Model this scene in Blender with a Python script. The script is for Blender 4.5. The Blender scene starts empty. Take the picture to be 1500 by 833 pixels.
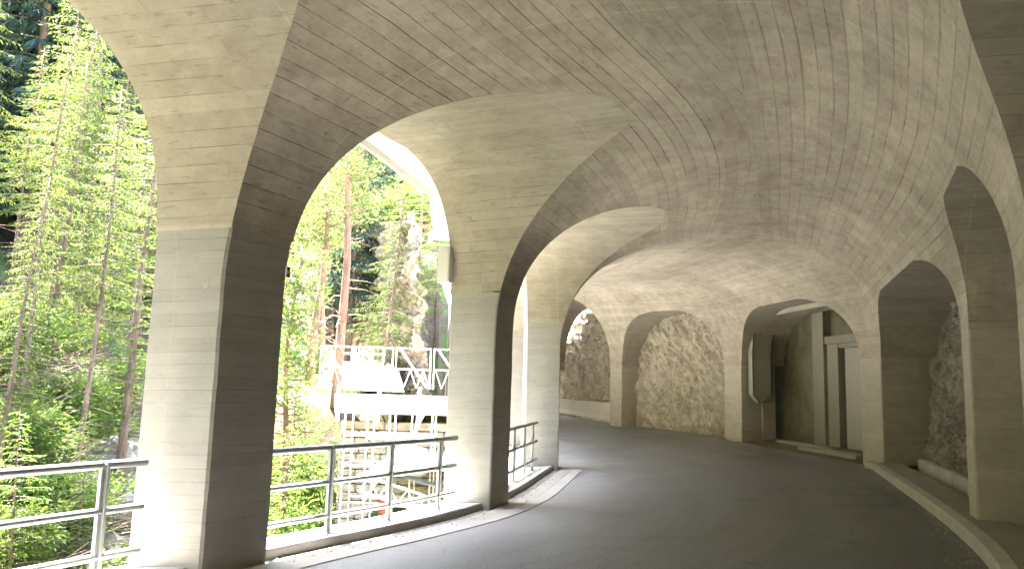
import bpy, bmesh, math, random
from mathutils import Vector, Matrix, noise
from math import sin, cos, pi, radians
import numpy as np
random.seed(7)
SC = bpy.context.scene
COL = SC.collection

# ------------------------------------------------------------------ camera
PITCH, ROLL = 0.1312, 0.0286
cam = bpy.data.cameras.new('camera'); camo = bpy.data.objects.new('camera', cam); COL.objects.link(camo)
cam.sensor_width = 36.0; cam.lens = 36.0*1120.8/1500.0; cam.clip_start = .05; cam.clip_end = 2000
camo.matrix_world = Matrix.Translation((0, 0, 1.65)) @ Matrix.Rotation(pi/2+PITCH, 4, 'X') @ Matrix.Rotation(ROLL, 4, 'Z')
SC.camera = camo
# ------------------------------------------------------------------ light
SUN_DIR = Vector((-0.80, 0.60, 0)).normalized()      # horizontal direction towards the sun
SUN_EL = radians(64)
w = bpy.data.worlds.new('World'); SC.world = w; w.use_nodes = True
nt = w.node_tree; bg = nt.nodes['Background']
sky = nt.nodes.new('ShaderNodeTexSky'); sky.sky_type = 'NISHITA'; sky.sun_disc = False
sky.sun_elevation = SUN_EL; sky.sun_rotation = math.atan2(SUN_DIR.x, SUN_DIR.y)
sky.air_density = 1.0; sky.dust_density = 1.5
nt.links.new(sky.outputs[0], bg.inputs[0]); bg.inputs[1].default_value = 0.15
sl = bpy.data.lights.new('sun', 'SUN'); sl.energy = 5.0; sl.angle = radians(.53); sl.color = (1, .965, .90)
so = bpy.data.objects.new('sun', sl); COL.objects.link(so)
sd = Vector((SUN_DIR.x*cos(SUN_EL), SUN_DIR.y*cos(SUN_EL), sin(SUN_EL)))
so.rotation_euler = (-sd).to_track_quat('-Z', 'Y').to_euler(); so.location = (-20, -5, 40)
SC.view_settings.view_transform = 'Standard'; SC.view_settings.look = 'None'
SC.view_settings.exposure = 5.15; SC.view_settings.gamma = 1
SC.cycles.use_denoising = True; SC.cycles.max_bounces = 14; SC.cycles.diffuse_bounces = 8
SC.cycles.transmission_bounces = 4; SC.cycles.transparent_max_bounces = 6
SC.cycles.sample_clamp_indirect = 12

# ------------------------------------------------------------------ materials
class N:
    def __init__(s, name, rough=.85, spec=.3):
        s.m = bpy.data.materials.new(name); s.m.use_nodes = True; s.t = s.m.node_tree
        s.b = s.t.nodes['Principled BSDF']; s.b.inputs['Roughness'].default_value = rough
        s.b.inputs['Specular IOR Level'].default_value = spec
    def n(s, typ, **k):
        o = s.t.nodes.new(typ)
        for a, v in k.items(): setattr(o, a, v)
        return o
    def put(s, sock, v):
        if isinstance(v, bpy.types.NodeSocket): s.t.links.new(v, sock)
        elif isinstance(v, (tuple, list)) and len(v) == 3 and sock.type == 'RGBA': sock.default_value = (*v, 1)
        else: sock.default_value = v
    def M(s, op, a, b=None, c=None, clamp=False):
        o = s.n('ShaderNodeMath', operation=op, use_clamp=clamp)
        for i, v in enumerate((a, b, c)):
            if v is not None: s.put(o.inputs[i], v)
        return o.outputs[0]
    def step(s, x, lo, hi, a=0., b=1.):
        o = s.n('ShaderNodeMapRange', interpolation_type='SMOOTHSTEP')
        for i, v in enumerate((x, lo, hi, a, b)): s.put(o.inputs[i], v)
        return o.outputs[0]
    def vec(s, x, y, z=0.):
        o = s.n('ShaderNodeCombineXYZ')
        for i, v in enumerate((x, y, z)): s.put(o.inputs[i], v)
        return o.outputs[0]
    def sep(s, v):
        o = s.n('ShaderNodeSeparateXYZ'); s.put(o.inputs[0], v); return o.outputs
    def noise(s, vec, scale, detail=4, rough=.55, dist=0.):
        o = s.n('ShaderNodeTexNoise'); s.put(o.inputs['Vector'], vec)
        o.inputs['Scale'].default_value = scale; o.inputs['Detail'].default_value = detail
        o.inputs['Roughness'].default_value = rough; o.inputs['Distortion'].default_value = dist
        return o.outputs[0]
    def voro(s, vec, scale, feature='F1', out=0):
        o = s.n('ShaderNodeTexVoronoi', feature=feature); s.put(o.inputs['Vector'], vec); o.inputs['Scale'].default_value = scale
        return o.outputs[out]
    def mix(s, f, a, b, mode='MIX'):
        o = s.n('ShaderNodeMix', data_type='RGBA', blend_type=mode)
        s.put(o.inputs[0], f); s.put(o.inputs[6], a); s.put(o.inputs[7], b); return o.outputs[2]
    def white(s, v):
        o = s.n('ShaderNodeTexWhiteNoise', noise_dimensions='3D'); s.put(o.inputs[0], v); return o.outputs[0]
    def obj(s): return s.n('ShaderNodeTexCoord').outputs['Object']
    def uv(s): return s.n('ShaderNodeTexCoord').outputs['UV']
    def rnd(s): return s.n('ShaderNodeObjectInfo').outputs['Random']
    def color(s, c): s.put(s.b.inputs['Base Color'], c)
    def bump(s, h, strength=.5, dist=.01):
        o = s.n('ShaderNodeBump'); o.inputs['Strength'].default_value = strength; o.inputs['Distance'].default_value = dist
        s.put(o.inputs['Height'], h); s.t.links.new(o.outputs[0], s.b.inputs['Normal'])
    def geo_pos(s): return s.n('ShaderNodeNewGeometry').outputs['Position']

BW = 0.155   # formwork board width

def board_mat(name, light, dark, groove=1., bw=BW, tone=.2, stain=.5, blen=3.1):
    s = N(name, .82, .25)
    u, v, _ = s.sep(s.uv()); pos = s.geo_pos()
    row = s.M('FLOOR', s.M('DIVIDE', v, bw)); r1 = s.white(s.vec(row, 3.3))
    uo = s.M('ADD', u, s.M('MULTIPLY', r1, 9.))
    g = s.M('DIVIDE', uo, blen); colm = s.M('FLOOR', g); r2 = s.white(s.vec(row, colm, 1.7))
    f = s.M('FRACT', s.M('DIVIDE', v, bw)); e = s.M('MULTIPLY', s.M('MINIMUM', f, s.M('SUBTRACT', 1., f)), bw)
    fg = s.M('FRACT', g); e2 = s.M('MULTIPLY', s.M('MINIMUM', fg, s.M('SUBTRACT', 1., fg)), blen)
    wob = s.noise(s.vec(s.M('MULTIPLY', u, 1.1), s.M('MULTIPLY', row, 5.1)), 1., 3)
    gm = s.step(wob, .44, .62)
    wid = s.M('MULTIPLY_ADD', gm, .0035, .0022)
    gr = s.M('SUBTRACT', 1., s.step(e, 0., wid))
    gr = s.M('MULTIPLY', gr, s.M('MULTIPLY_ADD', gm, .8, .12))
    gr2 = s.M('MULTIPLY', s.M('SUBTRACT', 1., s.step(e2, 0., .005)), s.step(r2, .35, .6, 0., .6))
    gr = s.M('MULTIPLY', s.M('MAXIMUM', gr, gr2), groove)
    grain = s.noise(s.vec(s.M('MULTIPLY', u, 2.), s.M('MULTIPLY', v, 60.), r2), 1., 5, .65)
    spec = s.noise(pos, 34., 4, .7)
    big = s.noise(pos, .55, 5, .6, .6); mid = s.noise(s.vec(s.M('MULTIPLY', u, 2.6), s.M('MULTIPLY', v, 4.2), 2.), 1., 7, .7, .5)
    kn = s.noise(s.vec(s.M('MULTIPLY', u, 7.), s.M('MULTIPLY', v, 26.), r2), 1., 2, .5)
    knot = s.step(kn, .62, .70)
    pits = s.M('SUBTRACT', 1., s.step(s.voro(pos, 17.), .05, .11)); dash = s.step(s.noise(s.vec(s.M('MULTIPLY', u, 16.), s.M('MULTIPLY', v, 50.), r1), 1., 2, .5), .68, .74)
    knot = s.M('MAXIMUM', knot, s.M('MAXIMUM', s.M('MULTIPLY', dash, .9), s.M('MULTIPLY', pits, .6)))
    k = s.M('ADD', s.M('MULTIPLY', s.M('SUBTRACT', r2, .5), tone), .5)
    k = s.M('ADD', k, s.M('MULTIPLY', s.M('SUBTRACT', big, .5), stain*1.3))
    k = s.M('ADD', k, s.M('MULTIPLY', s.M('SUBTRACT', mid, .5), stain*1.5))
    k = s.M('ADD', k, s.M('MULTIPLY', s.M('SUBTRACT', grain, .5), .3)); k = s.M('ADD', k, s.M('MULTIPLY', s.M('SUBTRACT', s.noise(pos, 3.4, 8, .75, .4), .5), 1.5*stain), clamp=True)
    j3 = s.M('FRACT', s.M('ADD', s.M('DIVIDE', u, 2.35), s.M('MULTIPLY', s.noise(pos, 2.5, 3), .02))); j3 = s.M('MINIMUM', j3, s.M('SUBTRACT', 1., j3)); j3 = s.M('MULTIPLY', s.M('SUBTRACT', 1., s.step(j3, .0, .006)), s.step(wob, .3, .6))
    c = s.mix(k, dark, light)
    c = s.mix(s.M('MULTIPLY', s.step(spec, .58, .75), .3), c, tuple(x*.45 for x in dark))
    c = s.mix(s.M('MULTIPLY', j3, .35*groove), c, tuple(min(.8, x*1.3) for x in light))
    c = s.mix(s.M('MULTIPLY', knot, .3*groove), c, tuple(x*.35 for x in dark))
    c = s.mix(s.M('MULTIPLY', gr, .85), c, (.035, .028, .02))
    efl = s.step(s.noise(pos, 1.7, 6, .7, 1.2), .64, .74)
    c = s.mix(s.M('MULTIPLY', efl, .35), c, tuple(min(.75, x*1.35) for x in light))
    s.color(c)
    h = s.M('MULTIPLY_ADD', grain, .22, s.M('MULTIPLY', r2, .3))
    h = s.M('SUBTRACT', h, s.M('MULTIPLY', gr, 1.3)); h = s.M('ADD', h, s.M('MULTIPLY', spec, .3))
    s.bump(h, .55, .006)
    return s.m

M = {}
M['vault'] = board_mat('vault concrete', (.50, .447, .365), (.22, .186, .145), 1., stain=.72)
M['lunette'] = board_mat('lunette concrete', (.475, .428, .355), (.25, .218, .172), .9, stain=.62)
M['pier_r'] = board_mat('inner pier concrete', (.50, .455, .38), (.29, .26, .21), .45, bw=.11, tone=.2, stain=.45)
M['pier'] = board_mat('pier concrete', (.405, .385, .348), (.27, .252, .22), .45, bw=.11, tone=.25, stain=.45)
M['fascia'] = board_mat('fascia concrete', (.58, .56, .50), (.44, .42, .37), .3, bw=.2)

def simple(name, c1, c2, scale=3., rough=.8, spec=.3, bump=.3, bd=.01, metal=0., detail=6, fine=40.):
    s = N(name, rough, spec); p = s.obj(); a = s.noise(p, scale, detail, .6); b = s.noise(p, fine, 3, .6)
    s.color(s.mix(s.M('ADD', s.M('MULTIPLY', s.M('SUBTRACT', b, .5), .5), a, clamp=True), c1, c2))
    s.b.inputs['Metallic'].default_value = metal
    if bump: s.bump(s.M('ADD', a, s.M('MULTIPLY', b, .5)), bump, bd)
    return s.m
def asphalt():
    s = N('asphalt', .58, .4); p = s.geo_pos(); u, v, _ = s.sep(s.uv())
    a = s.noise(p, .5, 5, .6, .5); b = s.noise(p, 95., 3, .7); c = s.noise(s.vec(s.M('MULTIPLY', u, .25), s.M('MULTIPLY', v, 2.2)), 1., 4, .6)
    k = s.M('ADD', s.M('MULTIPLY', a, .5), s.M('MULTIPLY', c, .5))
    col = s.mix(s.step(k, .3, .7), (.066, .069, .074), (.132, .137, .145))
    dust = s.M('MULTIPLY', s.step(s.M('ADD', v, s.M('MULTIPLY', s.noise(p, 1.6, 4), 1.2)), 2.7, .7), .85)
    dust2 = s.M('MULTIPLY', s.step(s.M('SUBTRACT', v, s.M('MULTIPLY', s.noise(p, 1.9, 4), .9)), 4.9, 5.9), .45)
    col = s.mix(dust, col, (.25, .252, .256)); col = s.mix(dust2, col, (.24, .22, .19))
    col = s.mix(s.step(b, .42, .66, 0., .55), col, (.33, .32, .30))
    col = s.mix(s.step(b, .5, .32, 0., .5), col, (.03, .03, .03))
    pn = s.n('ShaderNodeVectorMath', operation='ADD'); s.put(pn.inputs[0], p); s.put(pn.inputs[1], s.vec(s.M('MULTIPLY', s.noise(p, 1.3, 6, .7), .9), s.M('MULTIPLY', s.noise(p, 1.7, 6, .7), .9), 0.))
    cr = s.M('SUBTRACT', 1., s.step(s.voro(pn.outputs[0], .33, 'DISTANCE_TO_EDGE'), .0, .006)); cr = s.M('MULTIPLY', cr, s.step(s.noise(p, .6, 2), .5, .58))
    col = s.mix(s.M('MULTIPLY', cr, .3), col, (.02, .02, .02))
    pt_ = s.step(s.noise(p, .28, 3, .5, 1.5), .57, .60); col = s.mix(s.M('MULTIPLY', pt_, .2), col, (.07, .07, .072))
    s.color(col); s.put(s.b.inputs['Roughness'], s.M('MULTIPLY_ADD', a, .4, .36)); s.bump(s.M('SUBTRACT', s.M('ADD', b, s.M('MULTIPLY', a, .6)), cr), .5, .006)
    return s.m
M['asphalt'] = asphalt()
M['gutter'] = simple('gutter concrete', (.30, .29, .27), (.46, .45, .42), 2.2, .8, bump=.4, bd=.006, fine=70.)
M['ledge'] = simple('ledge concrete', (.34, .33, .31), (.45, .44, .415), 1.7, .8, bump=.3, bd=.006, fine=60.)
M['kerb'] = simple('kerb concrete', (.28, .265, .23), (.50, .48, .42), 2.8, .85, bump=.5, bd=.01, fine=45.)
M['walk'] = simple('walkway concrete', (.19, .175, .15), (.34, .32, .275), 1.9, .85, bump=.5, bd=.01, fine=50.)
def gravel():
    s = N('gravel', .9, .2); p = s.geo_pos(); v = s.voro(p, 70., 'F1', 1); d = s.voro(p, 70., 'F1', 0)
    r = s.n('ShaderNodeSeparateColor'); s.put(r.inputs[0], v)
    s.color(s.mix(r.outputs[0], (.12, .115, .11), (.42, .40, .37))); s.bump(s.M('SUBTRACT', 1., d), .9, .015); return s.m
M['gravel'] = gravel()
M['pale'] = simple('pale crushed gravel', (.48, .46, .42), (.64, .62, .57), 6., .9, bump=.6, bd=.02, fine=50.)
def rockmat(name, c1, c2, c3, ang=.9, green=None):
    s = N(name, .88, .25); p = s.geo_pos()
    x, y, z = s.sep(p)
    q = s.M('ADD', x, y)
    a1 = s.M('ADD', s.M('MULTIPLY', q, cos(ang)), s.M('MULTIPLY', z, sin(ang)))
    a2 = s.M('SUBTRACT', s.M('MULTIPLY', z, cos(ang)), s.M('MULTIPLY', q, sin(ang)))
    st = s.noise(s.vec(s.M('MULTIPLY', a1, 1.2), s.M('MULTIPLY', a2, 6.), s.M('MULTIPLY', x, 2.)), 1.2, 7, .65, .8)
    b = s.noise(p, 14., 6, .7); big = s.noise(p, .8, 4, .6)
    c = s.mix(s.step(st, .3, .7), c1, c2); c = s.mix(s.step(b, .5, .72, 0., .6), c, c3)
    if green: c = s.mix(s.step(big, .5, .64, 0., .7), c, green)
    s.color(c); s.bump(s.M('ADD', st, s.M('MULTIPLY', b, .55)), .9, .05); return s.m
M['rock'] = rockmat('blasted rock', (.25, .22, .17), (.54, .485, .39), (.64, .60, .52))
M['rock_dark'] = rockmat('dark rock', (.12, .108, .088), (.33, .295, .24), (.42, .39, .33), .8)  # darker tone of rock for the near bays and behind the viewer
M['cliff'] = rockmat('mossy cliff', (.19, .15, .11), (.40, .33, .25), (.5, .46, .38), 1.35, (.12, .15, .05))
M['boulder'] = rockmat('boulder', (.10, .087, .067), (.22, .195, .155), (.29, .265, .22), .4, (.16, .17, .08))
def plaster():
    s = N('niche plaster', .9, .2); p = s.geo_pos()
    a = s.noise(p, .9, 6, .65, .8); b = s.noise(p, 11., 5, .6)
    c = s.mix(s.step(a, .3, .7), (.085, .08, .045), (.19, .175, .115)); c = s.mix(s.step(b, .6, .75, 0., .35), c, (.33, .30, .23))
    s.color(c); s.bump(s.M('ADD', a, b), .4, .01); return s.m
M['plaster'] = plaster()
M['rib'] = simple('old rib concrete', (.27, .25, .20), (.38, .355, .29), 1.6, .85, bump=.3)
M['post_conc'] = simple('niche post concrete', (.19, .175, .135), (.28, .26, .205), 1.4, .85, bump=.3)
M['door'] = simple('painted door', (.27, .26, .21), (.34, .325, .27), .8, .5, .4, .05)
M['doorframe'] = simple('door frame', (.20, .19, .15), (.28, .265, .21), 1.2, .6, .3, .1)
M['dirt'] = simple('dirt floor', (.07, .052, .034), (.20, .16, .115), 2.2, .95, bump=.7, bd=.02)
M['steel'] = simple('galvanised rail', (.28, .30, .30), (.40, .42, .42), 3., .38, .5, .1, .002, .55)
M['post'] = simple('rail post paint', (.28, .30, .295), (.38, .40, .39), 4., .5, .5, .1, .002, .2)
M['scaf'] = simple('scaffold steel', (.72, .70, .66), (.85, .83, .79), 4., .5, .4, 0., metal=.1)
M['deck'] = simple('bridge formwork', (.72, .70, .66), (.84, .82, .78), 2., .8, .3, .1)
M['wood'] = simple('raw planks', (.42, .27, .17), (.62, .44, .30), 3., .8, .3, .2)
M['tank'] = simple('white tank', (.74, .74, .72), (.82, .82, .80), 1., .45, .4, 0.)
M['red'] = simple('red plastic', (.42, .05, .03), (.5, .08, .05), 2., .5, .4, 0.)
M['tarp'] = simple('blue grey tarp', (.30, .38, .52), (.50, .56, .66), 2., .6, .3, .3)
M['box'] = simple('box paint', (.62, .62, .60), (.70, .70, .68), 2., .5, .4, 0.)
M['pipe'] = simple('drain pipe', (.24, .21, .15), (.32, .29, .22), 3., .5, .4, .1)
M['white'] = simple('white paint', (.78, .78, .76), (.8, .8, .78), 2., .6, .3, 0.)
M['black'] = simple('plain black', (.02, .02, .02), (.03, .03, .03), 2., .6, .3, 0.)
M['stone'] = rockmat('wall stone', (.30, .24, .17), (.52, .44, .34), (.6, .55, .45), .2)
M['mortar'] = simple('wall core', (.07, .06, .05), (.14, .12, .10), 5., .95)
M['bark'] = rockmat('spruce bark', (.09, .062, .042), (.22, .155, .11), (.26, .2, .15), 1.5)
M['barkp'] = rockmat('pine bark', (.12, .07, .045), (.27, .155, .10), (.33, .21, .145), 1.5)
M['stick'] = simple('dead twigs', (.09, .066, .046), (.20, .155, .11), 3., .9, .2, 0.)
def leafmat(name, c1, c2, trans=.35, sc=.6):
    s = N(name, .7, .1); p = s.geo_pos()
    a = s.noise(p, sc, 4, .6); r = s.white(s.vec(*[s.M('FLOOR', s.M('MULTIPLY', k, 6.)) for k in s.sep(p)]))
    k = s.M('ADD', s.step(a, .3, .7), s.M('MULTIPLY', s.M('SUBTRACT', r, .5), .6), clamp=True)
    c = s.mix(k, c1, c2); s.color(c)
    tr = s.n('ShaderNodeBsdfTranslucent'); s.put(tr.inputs[0], s.mix(.25, c, (.35, .42, .05)))
    mx = s.n('ShaderNodeMixShader'); mx.inputs[0].default_value = trans
    out = s.t.nodes['Material Output']
    s.t.links.new(s.b.outputs[0], mx.inputs[1]); s.t.links.new(tr.outputs[0], mx.inputs[2]); s.t.links.new(mx.outputs[0], out.inputs[0])
    return s.m
M['spruce'] = leafmat('spruce needles', (.019, .036, .014), (.052, .078, .026))
M['hero'] = leafmat('pale spruce needles', (.034, .052, .022), (.105, .125, .056), .35)
M['spruce_dark'] = leafmat('dark spruce needles', (.012, .026, .022), (.034, .058, .040), .15)
M['larch'] = leafmat('larch needles', (.040, .074, .019), (.10, .145, .041), .38)
M['pine'] = leafmat('pine needles', (.042, .066, .024), (.10, .13, .046))
M['shrub'] = leafmat('shrub leaves', (.035, .075, .016), (.09, .15, .032), .4)
M['grass'] = leafmat('grass', (.042, .08, .02), (.105, .15, .045), .4)
M['far'] = leafmat('far forest', (.028, .052, .034), (.07, .11, .06), .1, .15)
def terrain_mat():
    s = N('forest floor', .95, .15); p = s.geo_pos()
    a = s.noise(p, .5, 6, .65, .6); b = s.noise(p, 7., 6, .7)
    c = s.mix(s.step(b, .35, .65), (.038, .028, .018), (.098, .073, .048)); c = s.mix(s.step(a, .46, .6, 0., .85), c, (.06, .10, .025))
    c = s.mix(s.step(s.noise(p, 1.3, 5, .6), .62, .7, 0., .7), c, (.13, .11, .085))
    s.color(c); s.bump(s.M('ADD', a, b), .8, .06); return s.m
M['terrain'] = terrain_mat()

# ------------------------------------------------------------------ object helpers
def meshobj(name, verts, faces, mat=None, parent=None, uv=None, smooth=False, mats=None, fm=None):
    me = bpy.data.meshes.new(name); me.from_pydata([tuple(v) for v in verts], [], faces); me.update()
    if mats:
        for m in mats: me.materials.append(m)
        if fm is not None: me.polygons.foreach_set('material_index', fm)
    elif mat: me.materials.append(mat)
    if uv is not None:
        l = me.uv_layers.new(name='UVMap'); vi = np.zeros(len(me.loops), dtype=np.int32); me.loops.foreach_get('vertex_index', vi)
        l.data.foreach_set('uv', np.array(uv, dtype=np.float32)[vi].ravel())
    if smooth: me.polygons.foreach_set('use_smooth', [True]*len(me.polygons))
    o = bpy.data.objects.new(name, me); COL.objects.link(o)
    if parent: o.parent = parent
    return o
def empty(name, label, cat, loc=(0, 0, 0), group=None, rz=0):
    o = bpy.data.objects.new(name, None); COL.objects.link(o); o.location = loc; o.rotation_euler.z = rz; o.empty_display_size = .2
    tag(o, label, cat, group); return o
def tag(o, label=None, cat=None, group=None, kind=None):
    if label: o['label'] = label
    if cat: o['category'] = cat
    if group: o['group'] = group
    if kind: o['kind'] = kind
    return o
def struct(o, label=None, cat=None): return tag(o, label, cat, None, 'structure')
def copytree(o, parent=None):
    c = o.copy(); COL.objects.link(c)
    if parent: c.parent = parent
    for ch in list(o.children): copytree(ch, c)
    return c
class MB:
    def __init__(s): s.v = []; s.f = []; s.uv = []
    def add(s, vs, fs, uv=None):
        b = len(s.v); s.v += [tuple(v) for v in vs]; s.f += [tuple(b+i for i in f) for f in fs]
        s.uv += list(uv) if uv is not None else [(0, 0)]*len(vs)
    def box(s, c, sz, X=(1, 0, 0), Y=(0, 1, 0), Z=(0, 0, 1), ch=0.):
        c = Vector(c); X = Vector(X).normalized()*sz[0]/2; Y = Vector(Y).normalized()*sz[1]/2; Z = Vector(Z).normalized()*sz[2]/2
        vs = [c+X*i+Y*j+Z*k for k in (-1, 1) for j in (-1, 1) for i in (-1, 1)]
        s.add(vs, [(0, 2, 3, 1), (4, 5, 7, 6), (0, 1, 5, 4), (2, 6, 7, 3), (0, 4, 6, 2), (1, 3, 7, 5)], [(v.x+v.y, v.z) for v in vs])
    def tube(s, pts, r, n=8, cap=True):
        pts = [Vector(p) for p in pts]; rs = r if isinstance(r, (list, tuple)) else [r]*len(pts)
        b = len(s.v); up = Vector((0, 0, 1)); vs = []; uv = []; L = 0
        for i, p in enumerate(pts):
            d = (pts[min(i+1, len(pts)-1)]-pts[max(i-1, 0)]).normalized()
            a = d.cross(up) if abs(d.z) < .95 else d.cross(Vector((1, 0, 0)))
            a.normalize(); c = d.cross(a)
            if i: L += (p-pts[i-1]).length
            for k in range(n):
                t = 2*pi*k/n; vs.append(p+(a*cos(t)+c*sin(t))*rs[i]); uv.append((L, t*rs[i]))
        fs = [(i*n+k, i*n+(k+1) % n, (i+1)*n+(k+1) % n, (i+1)*n+k) for i in range(len(pts)-1) for k in range(n)]
        if cap: fs += [tuple(range(n))[::-1], tuple((len(pts)-1)*n+k for k in range(n))]
        s.add(vs, fs, uv)
    def obj(s, name, mat, parent=None, smooth=False, uv=True):
        return meshobj(name, s.v, s.f, mat, parent, s.uv if uv else None, smooth)

# ------------------------------------------------------------------ gallery geometry (left and right wall stations, metres)
Lp = {-1: (-5.2029, 1.5295), 0: (-2.5153, 6.601), 1: (-.2104, 10.5536), 2: (1.0327, 15.684), 3: (.5432, 20.8681), 4: (-1.3, 27.2), 5: (-1.9, 31.5), 6: (-2.9, 37.6)}
Rp = {-1: (.8105, .4842), 0: (3.6906, 5.3529), 1: (5.1645, 8.6103), 2: (7.5322, 15.5899), 3: (6.5517, 23.4873), 4: (3.9652, 30.3134), 5: (1.1057, 36.6822), 6: (-1.8, 43.2)}
HH = {-1: 4.9243, 0: 4.9713, 1: 4.6341, 2: 4.6454, 3: 4.7732, 4: 5.4729}
PIER = {'L': {-1: .6364, 0: .6632, 1: .80}, 'R': {-1: .7555, 0: 1.0286, 1: .52, 2: .7407, 3: 1.2326, 4: .9231}}
ZC = {'L': {-1: 4.892, 0: 4.7438, 1: 4.585, 3: 4.72, 4: 5.1}, 'R': {-1: 3.967, 0: 3.6386, 1: 3.3987, 2: 3.7344, 3: 4.1221, 4: 5.2386}}
Z0 = {'L': 2.3672, 'R': 2.3557}; EE = {'L': 2.2817, 'R': 2.0142}; CC = {'L': 2.9603, 'R': 2.3151}
Z1 = {'L': 2.7664, 'R': 1.8487}; QQ = {'L': 2.5773, 'R': 2.964}; WO = {'L': .6971, 'R': 2.3}; BANK = .2222
ZS = {'L': 2.95, 'R': 2.2}
def stn(side, k):
    T = Lp if side == 'L' else Rp
    if k in T: return Vector(T[k])
    if k < -1: return 2*stn(side, k+1)-stn(side, k+2)
    return 2*stn(side, k-1)-stn(side, k-2)
def curve(side, t):
    i = int(math.floor(t+1e-9)); w_ = t-i; p1 = stn(side, i); p2 = stn(side, i+1)
    if i >= 2: return p1+(p2-p1)*w_
    p0 = stn(side, i-1); m1 = (p2-p0)/2; m2 = (stn(side, i+2)-p1)/2 if i < 1 else (p2-p1)
    a = w_
    return (2*a**3-3*a*a+1)*p1+(a**3-2*a*a+a)*m1+(3*a*a-2*a**3)*p2+(a**3-a*a)*m2
def Hc(t):
    t = max(-1, min(4, t)); i = min(int(math.floor(t)), 3); a = t-i
    return HH[i]*(1-a)+HH[i+1]*a
def frame(t):
    l = curve('L', t); r = curve('R', t); W = (r-l).length; return l, r, (r-l)/W, W
def pt(side, t, off, z):
    """off = metres inwards from the wall line of that side (negative: outwards)"""
    l, r, d, W = frame(float(t)); off = float(off); z = float(z)
    if side == 'L': p = l+d*off; a = off
    else: p = r-d*off; a = W-off
    return Vector((p.x, p.y, z+BANK*max(-.15, min(1.15, a/W))))
def plen(side, k): return PIER[side].get(k, .62 if side == 'L' else .8)
def back(side, k): return side == 'R' and k >= 3
def seglen(side, k): return (stn(side, k+1)-stn(side, k)).length
def bay_ends(side, b):
    ta = float(b) if back(side, b) else b+plen(side, b)/seglen(side, b)
    tb = b+1-(plen(side, b+1)/seglen(side, b) if back(side, b+1) else 0.)
    return ta, tb
def zc(side, b): return ZC[side].get(b, ZC[side][-1] if b < 0 else (4.6 if side == 'L' else 5.0))
def lun_z(side, b, t):
    ta, tb = bay_ends(side, b); x = abs(t-(ta+tb)/2)/((tb-ta)/2); q = 2.8249 if (side == 'R' and b in (2, 3)) else QQ[side]
    if x >= 1: return -9
    return Z1[side]+(zc(side, b)-Z1[side])*(1-x**q)**(1/q)
T0, T1 = -4, 6  # final bay is added, out of view, to shade the rock past it
# row table per side: (kappa, offset-scale, uv v, board displacement)
def rows(side):
    Hn = 4.8; z0, e, c = Z0[side], EE[side], CC[side]
    P = []
    n = 3000
    for i in range(n+1):
        ph = pi/2*i/n; P.append((c*(1-cos(ph)**(2/e)), z0+(Hn-z0)*sin(ph)**(2/e)))
    arc = [0]
    for i in range(n): arc.append(arc[-1]+math.hypot(P[i+1][0]-P[i][0], P[i+1][1]-P[i][1]))
    vs = z0 if ZS[side] < z0 else None
    # start
    if ZS[side] >= z0:
        i0 = next(i for i in range(n) if P[i][1] >= ZS[side]); 
    else: i0 = 0
    out = []; rnd = random.Random(5 if side == 'L' else 6)
    tot = arc[-1]; k = 0; a0 = arc[i0]
    def at(s):
        j = min(n, int(np.searchsorted(arc, s))); return P[j], P[max(0, j-1)]
    s = a0; disp = .0
    edges = []
    kk = math.ceil(a0/BW)
    edges = [a0]+[j*BW for j in range(kk, int(tot/BW)+1) if j*BW > a0+.03]+[tot]
    for j in range(len(edges)-1):
        d = rnd.uniform(-.0015, .0015); lo, hi = edges[j], edges[j+1]
        subs = [lo+.004, (lo+hi)/2, hi-.004]
        if j == 0: subs[0] = lo
        for q_ in subs:
            p, p2 = at(q_); kap = (p[1]-z0)/(Hn-z0); nx, nz = (p[1]-p2[1]), -(p[0]-p2[0]); l_ = math.hypot(nx, nz) or 1
            out.append((kap, p[0], q_, d*nx/l_, d*nz/l_))
        if j < len(edges)-2:
            p, p2 = at(hi); kap = (p[1]-z0)/(Hn-z0); nx, nz = (p[1]-p2[1]), -(p[0]-p2[0]); l_ = math.hypot(nx, nz) or 1
            out.append((kap, p[0], hi, -.0025*nx/l_, -.0025*nz/l_))
    return out
ROWS = {s: rows(s) for s in 'LR'}
def row_z(side, k, t, disp=True):
    if k == -1: return ZS[side]
    kap = ROWS[side][k][0]; z = Z0[side]+(Hc(t)-Z0[side])*kap+(ROWS[side][k][4] if disp else 0)
    if k == 0: return max(ZS[side], ZS[side] if side == 'L' else Z0[side])
    return z
def row_off(side, k, t, disp=True):
    if k == -1: k = 0
    return ROWS[side][k][1]+(ROWS[side][k][3] if disp else 0)
def solve(side, b, k, end):
    ta, tb = bay_ends(side, b); tm = (ta+tb)/2; f = lambda t: lun_z(side, b, t)-row_z(side, k, t, False)
    if f(tm) <= 0: return None
    lo, hi = (ta, tm) if end == 'n' else (tb, tm)      # f(lo)<=0, f(hi)>0
    for _ in range(34):
        m = (lo+hi)/2
        if f(m) > 0: hi = m
        else: lo = m
    return (lo+hi)/2

gallery = empty('avalanche_gallery', 'curved board-marked concrete gallery vaulted over the mountain road with arched openings', 'gallery')
S_ALONG = {}
def along(t):   # metres along the axis for board texture
    if not S_ALONG:
        acc = 0; prev = None; n = 400
        for i in range(n+1):
            tt = T0+(T1+.5-T0)*i/n; l, r, d, W = frame(tt); m = (l+r)/2
            if prev is not None: acc += (m-prev).length
            prev = m; S_ALONG[i] = acc
    x = (t-T0)/(T1+.5-T0)*400; i = max(0, min(399, int(x))); return S_ALONG[i]+(S_ALONG[i+1]-S_ALONG[i])*(x-i)

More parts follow.
